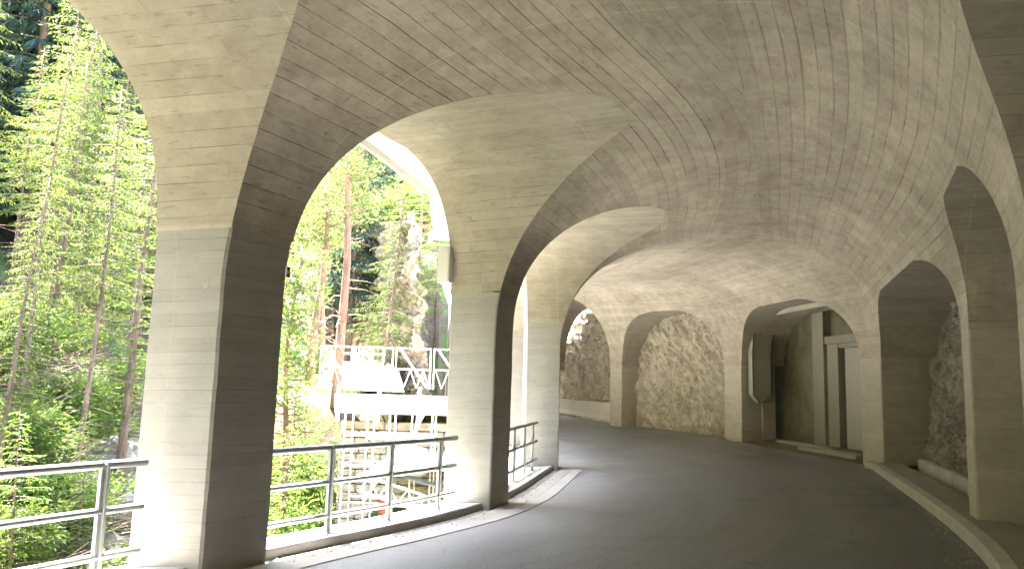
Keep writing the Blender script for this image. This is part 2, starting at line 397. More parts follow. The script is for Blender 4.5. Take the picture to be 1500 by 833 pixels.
def build_vault(b):
    """one bay of the vault (stations b..b+1): main shell (both haunches and crown) + lunette reveals"""
    vm = MB()
    NC = 10
    crownrow = {}
    for side in 'LR':
        ks = [-1]+list(range(len(ROWS[side]))); K = len(ks)
        A = []; B = []
        ta, tb = bay_ends(side, b); tm = (ta+tb)/2
        for k in ks:
            a = solve(side, b, k, 'n'); c = solve(side, b, k, 'f')
            A.append(a); B.append(c)
        last = next((i for i in range(K) if A[i] is None), K)-1
        for i in range(last+1, K): A[i] = B[i] = None
        base = len(vm.v); V = []; UV = []
        def vert(k, t, dp=True):
            v_ = ROWS[side][max(k, 0)][2]-(.15 if k == -1 else 0)
            V.append(pt(side, t, row_off(side, k, t, dp), row_z(side, k, t, dp))); UV.append((along(t), v_+(0 if side == 'L' else 40)))
            return len(V)-1
        idx = {}
        for i, k in enumerate(ks):
            a = A[i] if A[i] is not None else tm; c = B[i] if B[i] is not None else tm
            for j in range(NC+1):
                f = j/NC; f2 = 1-(1-f)**1.3
                idx[(i, 0, j)] = vert(k, b+(a-b)*f2, not (j == NC and A[i] is not None))
            for j in range(NC+1):
                f = j/NC; f2 = f**1.3
                idx[(i, 1, j)] = idx[(i, 0, NC)] if (j == 0 and A[i] is None) else vert(k, c+(b+1-c)*f2, j > 0)
        F = []
        for i in range(K-1):
            for h in (0, 1):
                for j in range(NC):
                    q_ = (idx[(i, h, j)], idx[(i, h, j+1)], idx[(i+1, h, j+1)], idx[(i+1, h, j)])
                    q2 = []
                    for z in q_:
                        if z not in q2: q2.append(z)
                    if len(q2) > 2: F.append(tuple(q2 if side == 'L' else q2[::-1]))
        F.append((idx[(last, 0, NC)], idx[(last, 1, 0)], idx[(last+1, 0, NC)]))
        vm.add(V, F, UV)
        crownrow[side] = [V[idx[(K-1, 0, j)]] for j in range(NC+1)]+[V[idx[(K-1, 1, j)]] for j in range(1, NC+1)]
        ucr = [UV[idx[(K-1, 0, j)]] for j in range(NC+1)]+[UV[idx[(K-1, 1, j)]] for j in range(1, NC+1)]
        crownrow[side+'u'] = ucr
        # lunette sheet
        lm = MB(); LV = []; LU = []; LF = []
        cols = [(A[i], ks[i]) for i in range(last+1)]+[(B[i], ks[i]) for i in range(last, -1, -1)]
        NS = 5; vv = 0; prev = None
        wo = WO[side]
        for (t, k) in cols:
            off = row_off(side, k, t, False); z = row_z(side, k, t, False); P0 = pt(side, t, off, z)
            if prev is not None: vv += (P0-prev).length if True else 0
            prev = P0
        vv = 0; prev = None; prev0 = None
        for (t, k) in cols:
            off = row_off(side, k, t, False); z = row_z(side, k, t, False); P1 = pt(side, t, -wo, z); P0 = pt(side, t, off, z)
            if prev is not None: vv += (P1-prev).length*.5+(P0.lerp(P1, .3)-prev0).length*.5
            prev = P1; prev0 = P0.lerp(P1, .3)
            for j in range(NS+1):
                p = P0.lerp(P1, j/NS); LV.append(p); LU.append(((p-P1).length+b*1.7, vv))
        for i in range(len(cols)-1):
            for j in range(NS):
                a_ = i*(NS+1)+j; LF.append((a_, a_+NS+1, a_+NS+2, a_+1) if side == 'L' else (a_, a_+1, a_+NS+2, a_+NS+1))
        o = meshobj('arch_reveal', LV, LF, M['lunette'], gallery, LU, True)
        # outer fascia (left side): above the arch up to the roof, and outer pier backs
        if side == 'L':
            fm_ = MB(); top = 6.3
            ring = [pt('L', b, -wo, ZS['L'])]+[LV[i*(NS+1)+NS] for i in range(len(cols))]+[pt('L', b+1, -wo, ZS['L'])]
            fv = []; fu = []
            for p in ring:
                fv += [p, Vector((p.x, p.y, top))]; fu += [((p-ring[0]).length, p.z), ((p-ring[0]).length, top)]
            ff = [(2*i, 2*i+2, 2*i+3, 2*i+1) for i in range(len(ring)-1)]
            meshobj('outer_fascia', fv, ff, M['fascia'], gallery, fu)
    # crown strip between the two haunches
    l_, r_ = crownrow['L'], crownrow['R']; lu = crownrow['Lu']; ts = None
    V = []; U = []; F = []; NX = 6
    # both rows are not at the same t: resample the crown on even t
    NT = 14
    for i in range(NT+1):
        t = b+i/NT; kL = len(ROWS['L'])-1; kR = len(ROWS['R'])-1
        p = pt('L', t, row_off('L', kL, t), row_z('L', kL, t)); q_ = pt('R', t, row_off('R', kR, t), row_z('R', kR, t))
        for j in range(NX+1):
            V.append(p.lerp(q_, j/NX)+Vector((0, 0, .004))); U.append((along(t), 20.06+(q_-p).length*j/NX))
    for i in range(NT):
        for j in range(NX): a_ = i*(NX+1)+j; F.append((a_, a_+NX+1, a_+NX+2, a_+1))
    # widen a little so the seams close
    for i in range(NT+1):
        a_ = i*(NX+1); d = (V[a_+NX]-V[a_]).normalized(); V[a_] -= d*.05; V[a_+NX] += d*.05
    vm.add(V, F, U)
    return vm.obj('vault_shell', M['vault'], gallery, False)
for b in range(T0, T1): build_vault(b)

# piers: closed, chamfered, following the shell up to the formwork seam
def build_pier(side, k):
    if back(side, k):
        tn = k-plen(side, k)/seglen(side, k-1); tf = float(k)
    else: tn = float(k); tf = k+plen(side, k)/seglen(side, k)
    bn, bf = k-1, k
    zs = [-.35]+[float(x) for x in np.arange(0, ZS[side]-.01, .06)]+[ZS[side]+.0]
    out = -WO[side]+(.004 if side == 'L' else 1.1); ch = .018; rings = []; V = []; U = []
    for z in zs:
        # arch bite into the pier width
        def edge(b, end, t0):
            if z <= Z1[side]: return t0
            ta, tb = bay_ends(side, b); q = 2.8249 if (side == 'R' and b in (2, 3)) else QQ[side]
            kk = min(1, (z-Z1[side])/(zc(side, b)-Z1[side])); x = (1-kk**q)**(1/q); tm = (ta+tb)/2; hw = (tb-ta)/2
            return tm+hw*x if end == 'f' else tm-hw*x
        a = edge(bn, 'f', tn); c = edge(bf, 'n', tf)
        kap = max(0, (z-Z0[side])/(Hc(tn)-Z0[side])); off = CC[side]*(1-(1-kap**EE[side])**(1/EE[side]))
        dl = ch/seglen(side, k); dz = -.002
        P = [pt(side, a+dl, off-dz, z), pt(side, c-dl, off-dz, z), pt(side, c, off-ch, z), pt(side, c, out+ch, z), pt(side, c-dl, out, z), pt(side, a+dl, out, z), pt(side, a, out+ch, z), pt(side, a, off-ch, z)]
        P = [p+Vector((noise.noise(p*3.1), noise.noise(p*3.1+Vector((9, 0, 0))), 0))*.005+Vector((noise.noise(p*23.), noise.noise(p*23.+Vector((9, 0, 0))), 0))*.003 for p in P]
        acc = 0; us = []
        for i, p in enumerate(P):
            if i: acc += (P[i]-P[i-1]).length
            us.append(acc+k*3.1)
        # split vertices for the seam in uv is not needed (closing face is tiny)
        V += P+[P[0]]; U += [(x, z) for x in us]+[(acc+.03+k*3.1, z)]
    n = 9; F = []
    for i in range(len(zs)-1):
        for j in range(8):
            a_ = i*n+j; f = (a_, a_+1, a_+n+1, a_+n); F.append(f if side == 'R' else f[::-1])
    top = (len(zs)-1)*n
    F.append(tuple(top+j for j in range(8)))
    return meshobj('pier', V, F, M['pier'] if side == 'L' else M['pier_r'], gallery, U)
for side in 'LR':
    for k in range(T0+1, T1+1): build_pier(side, k)

# roof over everything and the canopy along the open side
def sheet(name, side, t0, t1, n, offs, zf, mat, parent=None, uvs=True, sub=1):
    V = []; U = []; F = []; m = len(offs)
    for i in range(n+1):
        t = t0+(t1-t0)*i/n
        for j, o_ in enumerate(offs):
            oo = o_(t) if callable(o_) else o_
            V.append(pt(side, t, oo, zf[j] if isinstance(zf, (list, tuple)) else zf)); U.append((along(min(t, T1)), oo))
    for i in range(n):
        for j in range(m-1):
            a_ = i*m+j; F.append((a_, a_+1, a_+m+1, a_+m) if side == 'L' else (a_+1, a_, a_+m, a_+m+1))
    return meshobj(name, V, F, mat, parent, U)
def prism(name, side, t0, t1, n, prof, mat, parent=None):
    """closed profile [(off,z)...] swept along t with end caps"""
    V = []; U = []; F = []; m = len(prof)
    for i in range(n+1):
        t = t0+(t1-t0)*i/n; acc = 0
        for j, (o_, z) in enumerate(prof):
            V.append(pt(side, t, o_, z))
            if j: acc += math.hypot(o_-prof[j-1][0], z-prof[j-1][1])
            U.append((along(min(t, T1)), acc))
    for i in range(n):
        for j in range(m):
            a_ = i*m+j; b_ = i*m+(j+1) % m; F.append((a_, b_, b_+m, a_+m))
    F.append(tuple(range(m))[::-1]); F.append(tuple(n*m+j for j in range(m)))
    return meshobj(name, V, F, mat, parent, U)
V = []; F = []; n = 60
for i in range(n+1):
    t = T0+(T1-T0)*i/n; a = pt('L', t, -.75, 0); c = pt('R', t, -3.2, 0)
    V += [(a.x, a.y, 6.0), (c.x, c.y, 6.0), (a.x, a.y, 6.35), (c.x, c.y, 6.35)]
for i in range(n):
    a_ = 4*i; F += [(a_, a_+1, a_+5, a_+4), (a_+2, a_+6, a_+7, a_+3), (a_, a_+4, a_+6, a_+2), (a_+1, a_+3, a_+7, a_+5)]
F += [(0, 2, 3, 1), (4*n, 4*n+1, 4*n+3, 4*n+2)]
meshobj('roof', V, F, M['fascia'], gallery)
prism('canopy', 'L', .3, 3.2, 40, [(-.69, 5.70), (-.69, 5.86), (-2.8, 5.82), (-2.8, 5.55), (-2.74, 5.55), (-2.72, 5.66)], M['fascia'], gallery)  # eave of the second opening, lengthened and widened to keep sun off the road

prism('sun_block_overhang', 'L', T0, .5, 30, [(-.76, 6.34), (-.76, 6.62), (-3.0, 6.56), (-3.0, 6.30), (-2.94, 6.30), (-2.92, 6.36)], M['fascia'], gallery)  # added above the near bays, out of view, to block sun from the floor
# ------------------------------------------------------------------ ground surfaces
def road():
    V = []; U = []; F = []; NA = 22; ts = [T0+(7.2-T0)*i/110 for i in range(111)]
    for t in ts:
        l, r, d, W = frame(t); lo = .45 if t < 2.0 else -.2 if t > 2.25 else .45-.65*(t-2)/.25
        hi = W+(3.6 if t > 3.9 else 3.6)
        for j in range(NA+1):
            a = lo+(hi-lo)*j/NA; V.append(pt('L', t, a, 0.)); U.append((along(min(t, T1))+max(0, t-T1)*6, a))
    for i in range(len(ts)-1):
        for j in range(NA): a_ = i*(NA+1)+j; F.append((a_, a_+1, a_+NA+2, a_+NA+1))
    return struct(meshobj('road', V, F, M['asphalt'], None, U, True), 'dark asphalt road bending left through the gallery', 'road')
road()
rg = random.Random(3)
def gutter():   # concrete strip along the left piers with its wandering joint
    o = None
    for (lo, hi, z, nm) in ((.06, .275, .006, 'gutter_strip'), (.285, .50, .010, 'gutter_strip')):
        V = []; U = []; F = []; n = 150
        for i in range(n+1):
            t = T0+(2.09-T0)*i/n; e = hi
            k = 1. if t < 1.93 else max(.05, math.sqrt(max(0, 1-((t-1.93)/.16)**2)))
            jag = .012*noise.noise(Vector((along(t)*1.5, hi*3, 0)))+.006*noise.noise(Vector((along(t)*7, hi*3, 2)))
            jl = .012*noise.noise(Vector((along(t)*1.5, lo*3+.03, 0)))
            A_ = lo*k+(jl if lo > .1 else 0)
            B_ = hi*k+jag
            V += [pt('L', t, A_, z), pt('L', t, B_, z), pt('L', t, B_+.002, z-.03)]; U += [(along(t), A_), (along(t), B_), (along(t), B_)]
        for i in range(n): a_ = 3*i; F += [(a_, a_+1, a_+4, a_+3), (a_+1, a_+2, a_+5, a_+4)]
        s_ = struct(meshobj(nm, V, F, M['gutter'], None, U))
    struct(sheet('gutter_bed', 'L', T0, 2.3, 80, [.2, .6], -.012, M['asphalt']))
gutter()
struct(sheet('gravel_strip', 'L', T0, 2.35, 80, [-.2, -.1, .0, .10], -.004, M['gravel']), 'grey gravel strip between ledge and gutter', 'gravel')
struct(prism('ledge', 'L', T0, 3.6, 90, [(-.12, -.3), (-.12, .075), (-.13, .085), (-.80, .06), (-.82, .05), (-.82, -4.6), (-.6, -4.6)], M['ledge']), 'pale concrete ledge carrying the railing outside the piers', 'ledge')
struct(prism('kerb', 'R', T0, 2.03, 110, [(.26, -.1), (.255, .10), (.235, .125), (.11, .13), (.105, -.1)], M['kerb']), 'pale worn concrete kerb curving along the right side of the road', 'kerb')
struct(prism('walkway', 'R', T0, 1.98, 80, [(.10, -.1), (.10, .122), (-.32, .115), (-.325, -.1)], M['walk']), 'narrow concrete walkway behind the kerb', 'pavement')
m = MB(); rq = random.Random(12)
for i in range(900):
    if i % 3: t = rq.uniform(-.6, 3.2); sd_, off, z = 'R', .28+abs(rq.gauss(0, .10)), 0.
    else: t = rq.uniform(-.2, 2.4); sd_, off, z = 'L', rq.uniform(-.1, .12)+abs(rq.gauss(0, .1)), .008
    if i % 7 == 0: sd_, off, z = 'R', rq.uniform(-.3, .1), .122
    p = pt(sd_, t, off, z); r = rq.uniform(.004, .014)
    a = rq.uniform(0, 3); X = Vector((cos(a), sin(a), .2)); Yv = Vector((-sin(a), cos(a), .1))
    m.add([p+X*r, p-X*r, p+Yv*r*.8, p-Yv*r*.8, p+Vector((0, 0, r))], [(0, 2, 4), (2, 1, 4), (1, 3, 4), (3, 0, 4)])
tag(m.obj('road_grit', M['kerb']), 'loose grit along the kerb and gutter', 'grit', None, 'stuff')
# low inner kerb behind the walkway in the rock bay, as separate stones
k2 = empty('kerb_row', 'row of low kerb stones in front of the rock behind the walkway', 'kerb', pt('R', 1.3, -.6, 0))
for i in range(7):
    ta = 1.12+i*.115; m = MB()
    P = [pt('R', ta, -.56, -.1), pt('R', ta+.112, -.56, -.1), pt('R', ta+.112, -.66, -.1), pt('R', ta, -.66, -.1)]
    Q = [p+Vector((0, 0, .335+rg.uniform(-.008, .008))) for p in P]
    m.add([p-k2.location for p in P+Q], [(0, 1, 2, 3)[::-1], (4, 5, 6, 7), (0, 1, 5, 4), (1, 2, 6, 5), (2, 3, 7, 6), (3, 0, 4, 7)])
    m.obj('kerb_stone', M['kerb'], k2)
struct(sheet('niche_floor', 'R', 1.98, 3.02, 20, [.02, -.4, -1., -2.2], [.012, .05, .06, .07], M['dirt']), 'dark earth floor of the door niche', 'ground')
struct(sheet('bay_floor', 'R', -1., 1.98, 40, [-.33, -1., -2.2], [-.02, .02, .05], M['dirt']), 'dark dirt between walkway and rock', 'ground')
for i, (a, c, o1, o2) in enumerate(((2.18, 2.5, -.25, -.55), (2.4, 2.75, -.7, -.95))):
    m = MB(); P = [pt('R', a, o1, .1), pt('R', c, o1-.02, .09), pt('R', c-.04, o2, .1), pt('R', a+.02, o2, .1)]
    m.add([p+Vector((0, 0, z)) for z in (-.06, .02) for p in P], [(0, 3, 2, 1), (4, 5, 6, 7), (0, 1, 5, 4), (1, 2, 6, 5), (2, 3, 7, 6), (3, 0, 4, 7)])
    tag(m.obj('concrete_slab', M['walk']), ['worn concrete slab on the niche floor nearer the kerb', 'worn concrete slab on the niche floor beside the back wall'][i], 'slab')

# ------------------------------------------------------------------ terrain outside
LPTS = [curve('L', -4+i*.05) for i in range(int(10.6/.05)+1)]
LA = np.array([[p.x, p.y] for p in LPTS])
def sdist(X, Y):
    P = np.stack([X, Y], -1); D = P[:, None, :]-LA[None]; dd = (D**2).sum(-1); j = dd.argmin(1)
    j0 = np.clip(j, 0, len(LA)-2); tg = LA[j0+1]-LA[j0]
    cr = tg[:, 0]*(P[:, 1]-LA[j0, 1])-tg[:, 1]*(P[:, 0]-LA[j0, 0])
    return np.sqrt(dd.min(1))*np.sign(cr)
def sm(a, b, x): k = np.clip((x-a)/(b-a), 0, 1); return k*k*(3-2*k)
def nz(X, Y, sc, o=3):
    return np.array([noise.fractal(Vector((x*sc, y*sc, .3)), 1., 2., o) for x, y in zip(X, Y)])
def height(X, Y):
    X = np.asarray(X, float); Y = np.asarray(Y, float)
    s = sdist(X, Y); n1 = nz(X, Y, .35); n2 = nz(X, Y, .07)
    base = -2.7-.7*sm(1.2, 5, s)
    far = np.maximum(0, s-5.2); rise = .66*far+.010*np.minimum(far, 40)**2
    head = 4.5*sm(18.2, 22.5, Y)+.32*np.maximum(0, Y-23)
    zl = np.maximum(base+rise, base+head)+n1*.55*sm(1., 4, s)+n2*2.5*sm(9, 25, s)
    zl = np.minimum(zl, 75+n2*6)
    zr = -.7+6.9*sm(9.5, 12.0, -s)+np.maximum(0, -s-12)*.6
    zr = np.minimum(zr, 60)
    pc = -4.3-(Y-22)*.18; wgt = (1-sm(1.3, 3.0, np.abs(X-pc)))*sm(20.5, 22, Y)*(1-sm(44, 50, Y))
    zl = zl*(1-wgt)+(1.3+(Y-22)*.085)*wgt
    # terrain sinks below the added pale bounce sheet beside the far bays
    wg2 = (1-sm(3.2, 4.6, s))*sm(21.5, 23, Y); zl = zl*(1-wg2)+(-.12)*wg2
    z = np.where(s > .75, zl, np.where(s > -9.5, -.7, zr))
    # plateau behind the bridge end, flat for the road beyond
    flat = (s > .3) & (s < 3.5) & (Y > 30)
    return np.where((Y > 33) & (s < 2.5) & (s > -9.5), np.minimum(z, -.25), z)
def axis(lo, hi, fine0, fine1, st, g=1.13):
    c = list(np.arange(fine0, fine1+1e-6, st)); s_ = st; x = fine1
    while x < hi: s_ *= g; x += s_; c.append(x)
    s_ = st; x = fine0
    while x > lo: s_ *= g; x -= s_; c.insert(0, x)
    return c
xs = axis(-260, 260, -26, 2, .4); ys = axis(-120, 420, 0, 34, .4)
X, Y = np.meshgrid(xs, ys); Z = height(X.ravel(), Y.ravel())
nx = len(xs); F = [(j*nx+i, j*nx+i+1, (j+1)*nx+i+1, (j+1)*nx+i) for j in range(len(ys)-1) for i in range(nx-1)]
struct(meshobj('terrain', list(zip(X.ravel(), Y.ravel(), Z)), F, M['terrain'], None, None, True), 'steep wooded ravine slopes around the gallery', 'ground')
V = []; F = []
for i in range(18):
    y = 22.6+i*1.3; pc = -4.3-(y-22)*.18
    for j in range(5): x = pc-1.35+j*.675; V.append((x, y, max(1.3+(y-22)*.085, float(height([x], [y])[0]))+.03))
for i in range(17):
    for j in range(4): a_ = i*5+j; F.append((a_, a_+1, a_+6, a_+5))
struct(meshobj('gravel_road', V, F, M['pale'], None, None, True), 'white sunlit gravel track climbing away from the bridge', 'track')
V = []; F = []
for i in range(41):
    t = 1.95+i*.1
    for j in range(6): p = pt('L', t, -.83-j*.62, 0); V.append((p.x, p.y, -.03+.02*noise.noise(Vector((p.x, p.y, 0)))-(j/5.)**3*.25))
for i in range(40):
    for j in range(5): a_ = i*6+j; F.append((a_, a_+1, a_+7, a_+6))
struct(meshobj('bounce_ground', V, F, M['pale'], None, None, True), 'pale gravel ground added outside the far bays to bounce sunlight in', 'ground')  # pale sheet added to bounce sunlight up into the far vault
def hgt(x, y): return float(height([x], [y])[0])

# rock surfaces -------------------------------------------------------------
def rockfn(u, z, seed, amp):
    a = .85; p = u*cos(a)+z*sin(a); q = z*cos(a)-u*sin(a)
    v = 0
    n1 = noise.noise(Vector((p*.5, q*.9, seed)))
    r1 = 1-abs(noise.noise(Vector((p*1.1, q*3.0, seed+5))))*2
    r2 = 1-abs(noise.noise(Vector((p*2.6+n1, q*7.5, seed+9))))*2
    d, _ = noise.voronoi(Vector((p*1.5+n1, q*3.6, seed)))
    d2, _ = noise.voronoi(Vector((p*4.+n1, q*9, seed)))
    return amp*(.55*n1+.25*r1+.15*r2+.55*(d[1]-d[0])+.22*(d2[1]-d2[0]))
def rock_bay(name, label, t0, t1, off0, off1, z0, z1, mat, res, amp, seed, side='R'):
    L = (pt(side, t1, 0, 0)-pt(side, t0, 0, 0)).length; nu = int(L/res); nv = int((z1-z0)/res); V = []; F = []
    for i in range(nu+1):
        t = t0+(t1-t0)*i/nu
        for j in range(nv+1):
            z = z0+(z1-z0)*j/nv; k = j/nv
            off = off0+(off1-off0)*k
            V.append(pt(side, t, off+rockfn(along(t) if t < T1 else t*6, z, seed, amp), z))
    for i in range(nu):
        for j in range(nv): a_ = i*(nv+1)+j; F.append((a_+nv+1, a_, a_+1, a_+nv+2))
    return struct(meshobj(name, V, F, mat), label, 'rock')
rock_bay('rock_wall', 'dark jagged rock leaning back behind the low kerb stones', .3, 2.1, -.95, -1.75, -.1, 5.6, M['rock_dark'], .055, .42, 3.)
rock_bay('rock_wall', 'rough brown rock face filling the far right opening', 2.98, 4.05, -.85, -1.15, -.1, 5.8, M['rock'], .05, .38, 11.)
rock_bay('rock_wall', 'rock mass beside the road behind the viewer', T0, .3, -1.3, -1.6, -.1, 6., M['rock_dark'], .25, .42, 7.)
# outer rock face beyond the gallery
def rock_line(name, label, p0, p1, z0, z1, lean, mat, res, amp, seed):
    p0 = Vector(p0); p1 = Vector(p1); d = (p1-p0); L = d.length; d.normalize(); nrm = Vector((d.y, -d.x)); nu = int(L/res); nv = int((z1-z0)/res); V = []; F = []
    for i in range(nu+1):
        for j in range(nv+1):
            z = z0+(z1-z0)*j/nv; o_ = lean*(z-z0)-rockfn(i*L/nu, z, seed, amp); q = p0+d*(i*L/nu)+nrm*o_
            V.append((q.x, q.y, z))
    for i in range(nu):
        for j in range(nv): a_ = i*(nv+1)+j; F.append((a_+nv+1, a_, a_+1, a_+nv+2))
    return struct(meshobj(name, V, F, mat), label, 'rock')
rock_line('rock_wall', 'rock face behind the concrete barriers beyond the gallery', (5.6, 30.2), (.6, 50), -.2, 3.35, .02, M['rock'], .07, .5, 21.)
rock_line('rock_wall', 'upper band of rock above the ledge line beyond the gallery', (5.75, 30.2), (.75, 50), 3.3, 12, .16, M['rock'], .11, .8, 25.)
rock_line('cliff', 'mossy brown cliff rising beyond the bridge', (-7.7, 40.5), (-3.5, 32.6), -1., 9, .12, M['cliff'], .11, .9, 31.)
rock_line('cliff', 'shaded end of the mossy cliff', (-10.5, 60.), (-7.7, 40.5), -1., 9, .10, M['cliff'], .22, .9, 33.)

# ------------------------------------------------------------------ door niche
def bwall(name, t0, t1, off, z0, z1, th, mat, parent, n=1):
    return prism(name, 'R', t0, t1, n, [(off, z0), (off, z1), (off-th, z1), (off-th, z0)], mat, parent)
niche = empty('niche_wall', 'dark stained plaster wall with concrete post and lintel at the back of the door niche', 'wall', pt('R', 2.6, -1.5, 0))
def reparent(o, p): o.parent = p; o.matrix_parent_inverse = Matrix.Translation(p.location).inverted(); return o
reparent(bwall('wall_panel', 2.60, 3.0, -1.5, -.1, 5.4, .2, M['plaster'], None, 8), niche)
reparent(bwall('wall_panel', 2.02, 2.60, -1.62, 2.95, 5.4, .2, M['plaster'], None, 4), niche)
reparent(bwall('post', 2.565, 2.63, -1.38, -.1, 5.4, .3, M['post_conc'], None), niche)
reparent(bwall('lintel', 2.03, 2.563, -1.40, 2.72, 2.92, .3, M['post_conc'], None), niche)
door = empty('door', 'plain pale metal double door in a concrete frame at the back of the niche', 'door', pt('R', 2.25, -1.55, 0))
reparent(bwall('door_frame', 2.50, 2.56, -1.46, -.1, 2.715, .2, M['doorframe'], None), door)
reparent(bwall('door_frame', 2.05, 2.498, -1.47, 2.60, 2.712, .2, M['doorframe'], None), door)
reparent(bwall('door_leaf', 2.27, 2.48, -1.56, .05, 2.59, .05, M['door'], None), door)
reparent(bwall('door_leaf', 2.06, 2.267, -1.565, .05, 2.59, .05, M['door'], None), door)
reparent(bwall('door_back', 2.0, 2.54, -1.7, -.1, 2.9, .05, M['black'], None), door)  # black sheet closing the gaps behind the door leaves
h = MB(); p = pt('R', 2.29, -1.52, 1.15); h.tube([p, p+Vector((-.03, -.05, 0)), p+Vector((-.03, -.14, 0))], .012, 6); reparent(h.obj('handle', M['steel']), door)
# older rib standing inside the niche: haunch, beam and pointed foot with a drain pipe
rib = empty('old_rib', 'set-back concrete rib with pointed foot and beam inside the door niche', 'rib', pt('R', 2.8, -.9, 1.2))
RP = [(-.43, 1.13), (-.21, 1.36), (-.20, 2.55), (-.24, 3.0), (-.36, 3.35), (-.60, 3.60), (-1.45, 3.66), (-1.30, 3.48), (-1.05, 3.25), (-.90, 2.95), (-.83, 2.5), (-.83, 1.36), (-.56, 1.13)]
n = len(RP); V = [pt('R', t, o_, z) for t in (2.80, 2.835) for o_, z in RP]
F = [(i, (i+1) % n, n+(i+1) % n, n+i) for i in range(n)]+[tuple(range(n))[::-1], tuple(n+i for i in range(n))]
reparent(meshobj('rib_arm', V, F, M['rib']), rib)
reparent(prism('rib_beam', 'R', 2.03, 2.797, 8, [(-.45, 3.70), (-.50, 3.56), (-1.2, 3.56), (-1.2, 3.70)], M['rib']), rib)
h = MB(); h.tube([pt('R', 2.79, -.49, 1.13), pt('R', 2.79, -.49, .02)], .035, 8); reparent(h.obj('drain_pipe', M['pipe'], None, True), rib)
h = MB(); h.tube([pt('R', 2.797, o_, z) for o_, z in RP[7:]+RP[:7]], .013, 6, False); reparent(h.obj('edge_line', M['black'], None), rib)  # thin black line following the outline of the rib

# ------------------------------------------------------------------ barriers beyond
def barrier_mesh():
    L = 1.98; prof = [(-.30, .09), (-.30, .16), (-.20, .34), (-.11, .82), (.11, .82), (.20, .34), (.30, .16), (.30, .09)]
    m = MB(); xs_ = [-L/2, -L/2+.02, L/2-.02, L/2]; V = []; F = []; n_ = len(prof)
    for i, x in enumerate(xs_):
        k = .93 if i in (0, 3) else 1.
        V += [(x, y*k, z) for y, z in prof]
    for i in range(3):
        for j in range(n_): F.append((i*n_+j, i*n_+(j+1) % n_, (i+1)*n_+(j+1) % n_, (i+1)*n_+j))
    F += [tuple(range(n_))[::-1], tuple(3*n_+j for j in range(n_))]
    m.add(V, F)
    for x in (-.8, -.25, .25, .8): m.box((x, 0, .045), (.34, .56, .092))
    return m
M['barrier'] = simple('barrier concrete', (.50, .46, .38), (.66, .62, .54), 1.3, .85, bump=.4)
bm_ = barrier_mesh(); names_ = ['concrete barrier nearest the last visible pier beyond the gallery', 'second concrete barrier from the last visible pier', 'third concrete barrier from the last visible pier', 'fourth concrete barrier, beside the left column edge', 'hidden end barrier of the row']
first = None
P0 = Vector((4.55, 31.2)); P1 = Vector((2.1, 42.2)); dv = (P1-P0).normalized()
for i in range(5):
    q = P0+dv*(1.0+2.04*i)
    r_ = empty('concrete_barrier', names_[i], 'barrier', (q.x, q.y, .235), 'concrete barriers along the rock beyond the gallery', math.atan2(dv.y, dv.x)+rg.uniform(-.015, .015))
    if first is None:
        body = bm_.obj('body', M['barrier'], r_); f2 = MB(); f2.box((-.93, 0, .85), (.08, .05, .06)); hook = f2.obj('lifting_lug', M['pipe'], r_); first = (body, hook)
    else:
        for o_ in first: c_ = o_.copy(); c_.parent = r_; COL.objects.link(c_)

# ------------------------------------------------------------------ railings
def railing(label, t0, t1, posts, ext0, ext1):
    g = empty('railing', label, 'railing', pt('L', posts[0], -.38, .06), 'green-grey railings between the piers')
    o = g.location; n_ = 14
    for z, r in ((.955, .034), (.60, .029), (.255, .029)):
        m = MB(); m.tube([pt('L', t0+(t1-t0)*i/n_, -.38, z)-o for i in range(n_+1)], r, 10); m.obj('rail', M['steel'], g, True)
    for t in posts:
        a = pt('L', t, -.38, .06)-o; l, r, d, W = frame(t); X = Vector((d.x, d.y, 0)); Yv = Vector((-d.y, d.x, 0))
        m = MB(); m.box(a+Vector((0, 0, .46)), (.03, .095, .92), X, Yv); m.box(a+Vector((0, 0, .46))+X*.026, (.024, .024, .915), X, Yv)
        m.tube([a+Vector((0, 0, .90))-Yv*.0, a+Vector((0, 0, .925))], [.045, .03], 10)
        pm = m.obj('post', M['post'], g)
        m = MB(); m.box(a+Vector((0, 0, .008)), (.12, .15, .014), X, Yv)
        for sx in (-1, 1):
            for sy in (-1, 1): m.tube([a+X*.042*sx+Yv*.055*sy+Vector((0, 0, .012)), a+X*.042*sx+Yv*.055*sy+Vector((0, 0, .035))], .009, 6)
        bp = m.obj('base_plate', M['post'], pm)
    return g
railing('railing at the lower left whose last post stands just before the first pier', -.86, -.04, [-.83, -.60, -.345, -.108], 0, 0)
railing('railing of three posts between the first and second pier above the scaffold', .14, .935, [.19, .405, .62, .845], 0, 0)
railing('short railing glimpsed between the second and third pier', 1.2, 1.93, [1.3, 1.5, 1.68, 1.84], 0, 0)
railing('railing behind the viewer before the first pier', -1.86, -1.04, [-1.8, -1.5, -1.2], 0, 0)

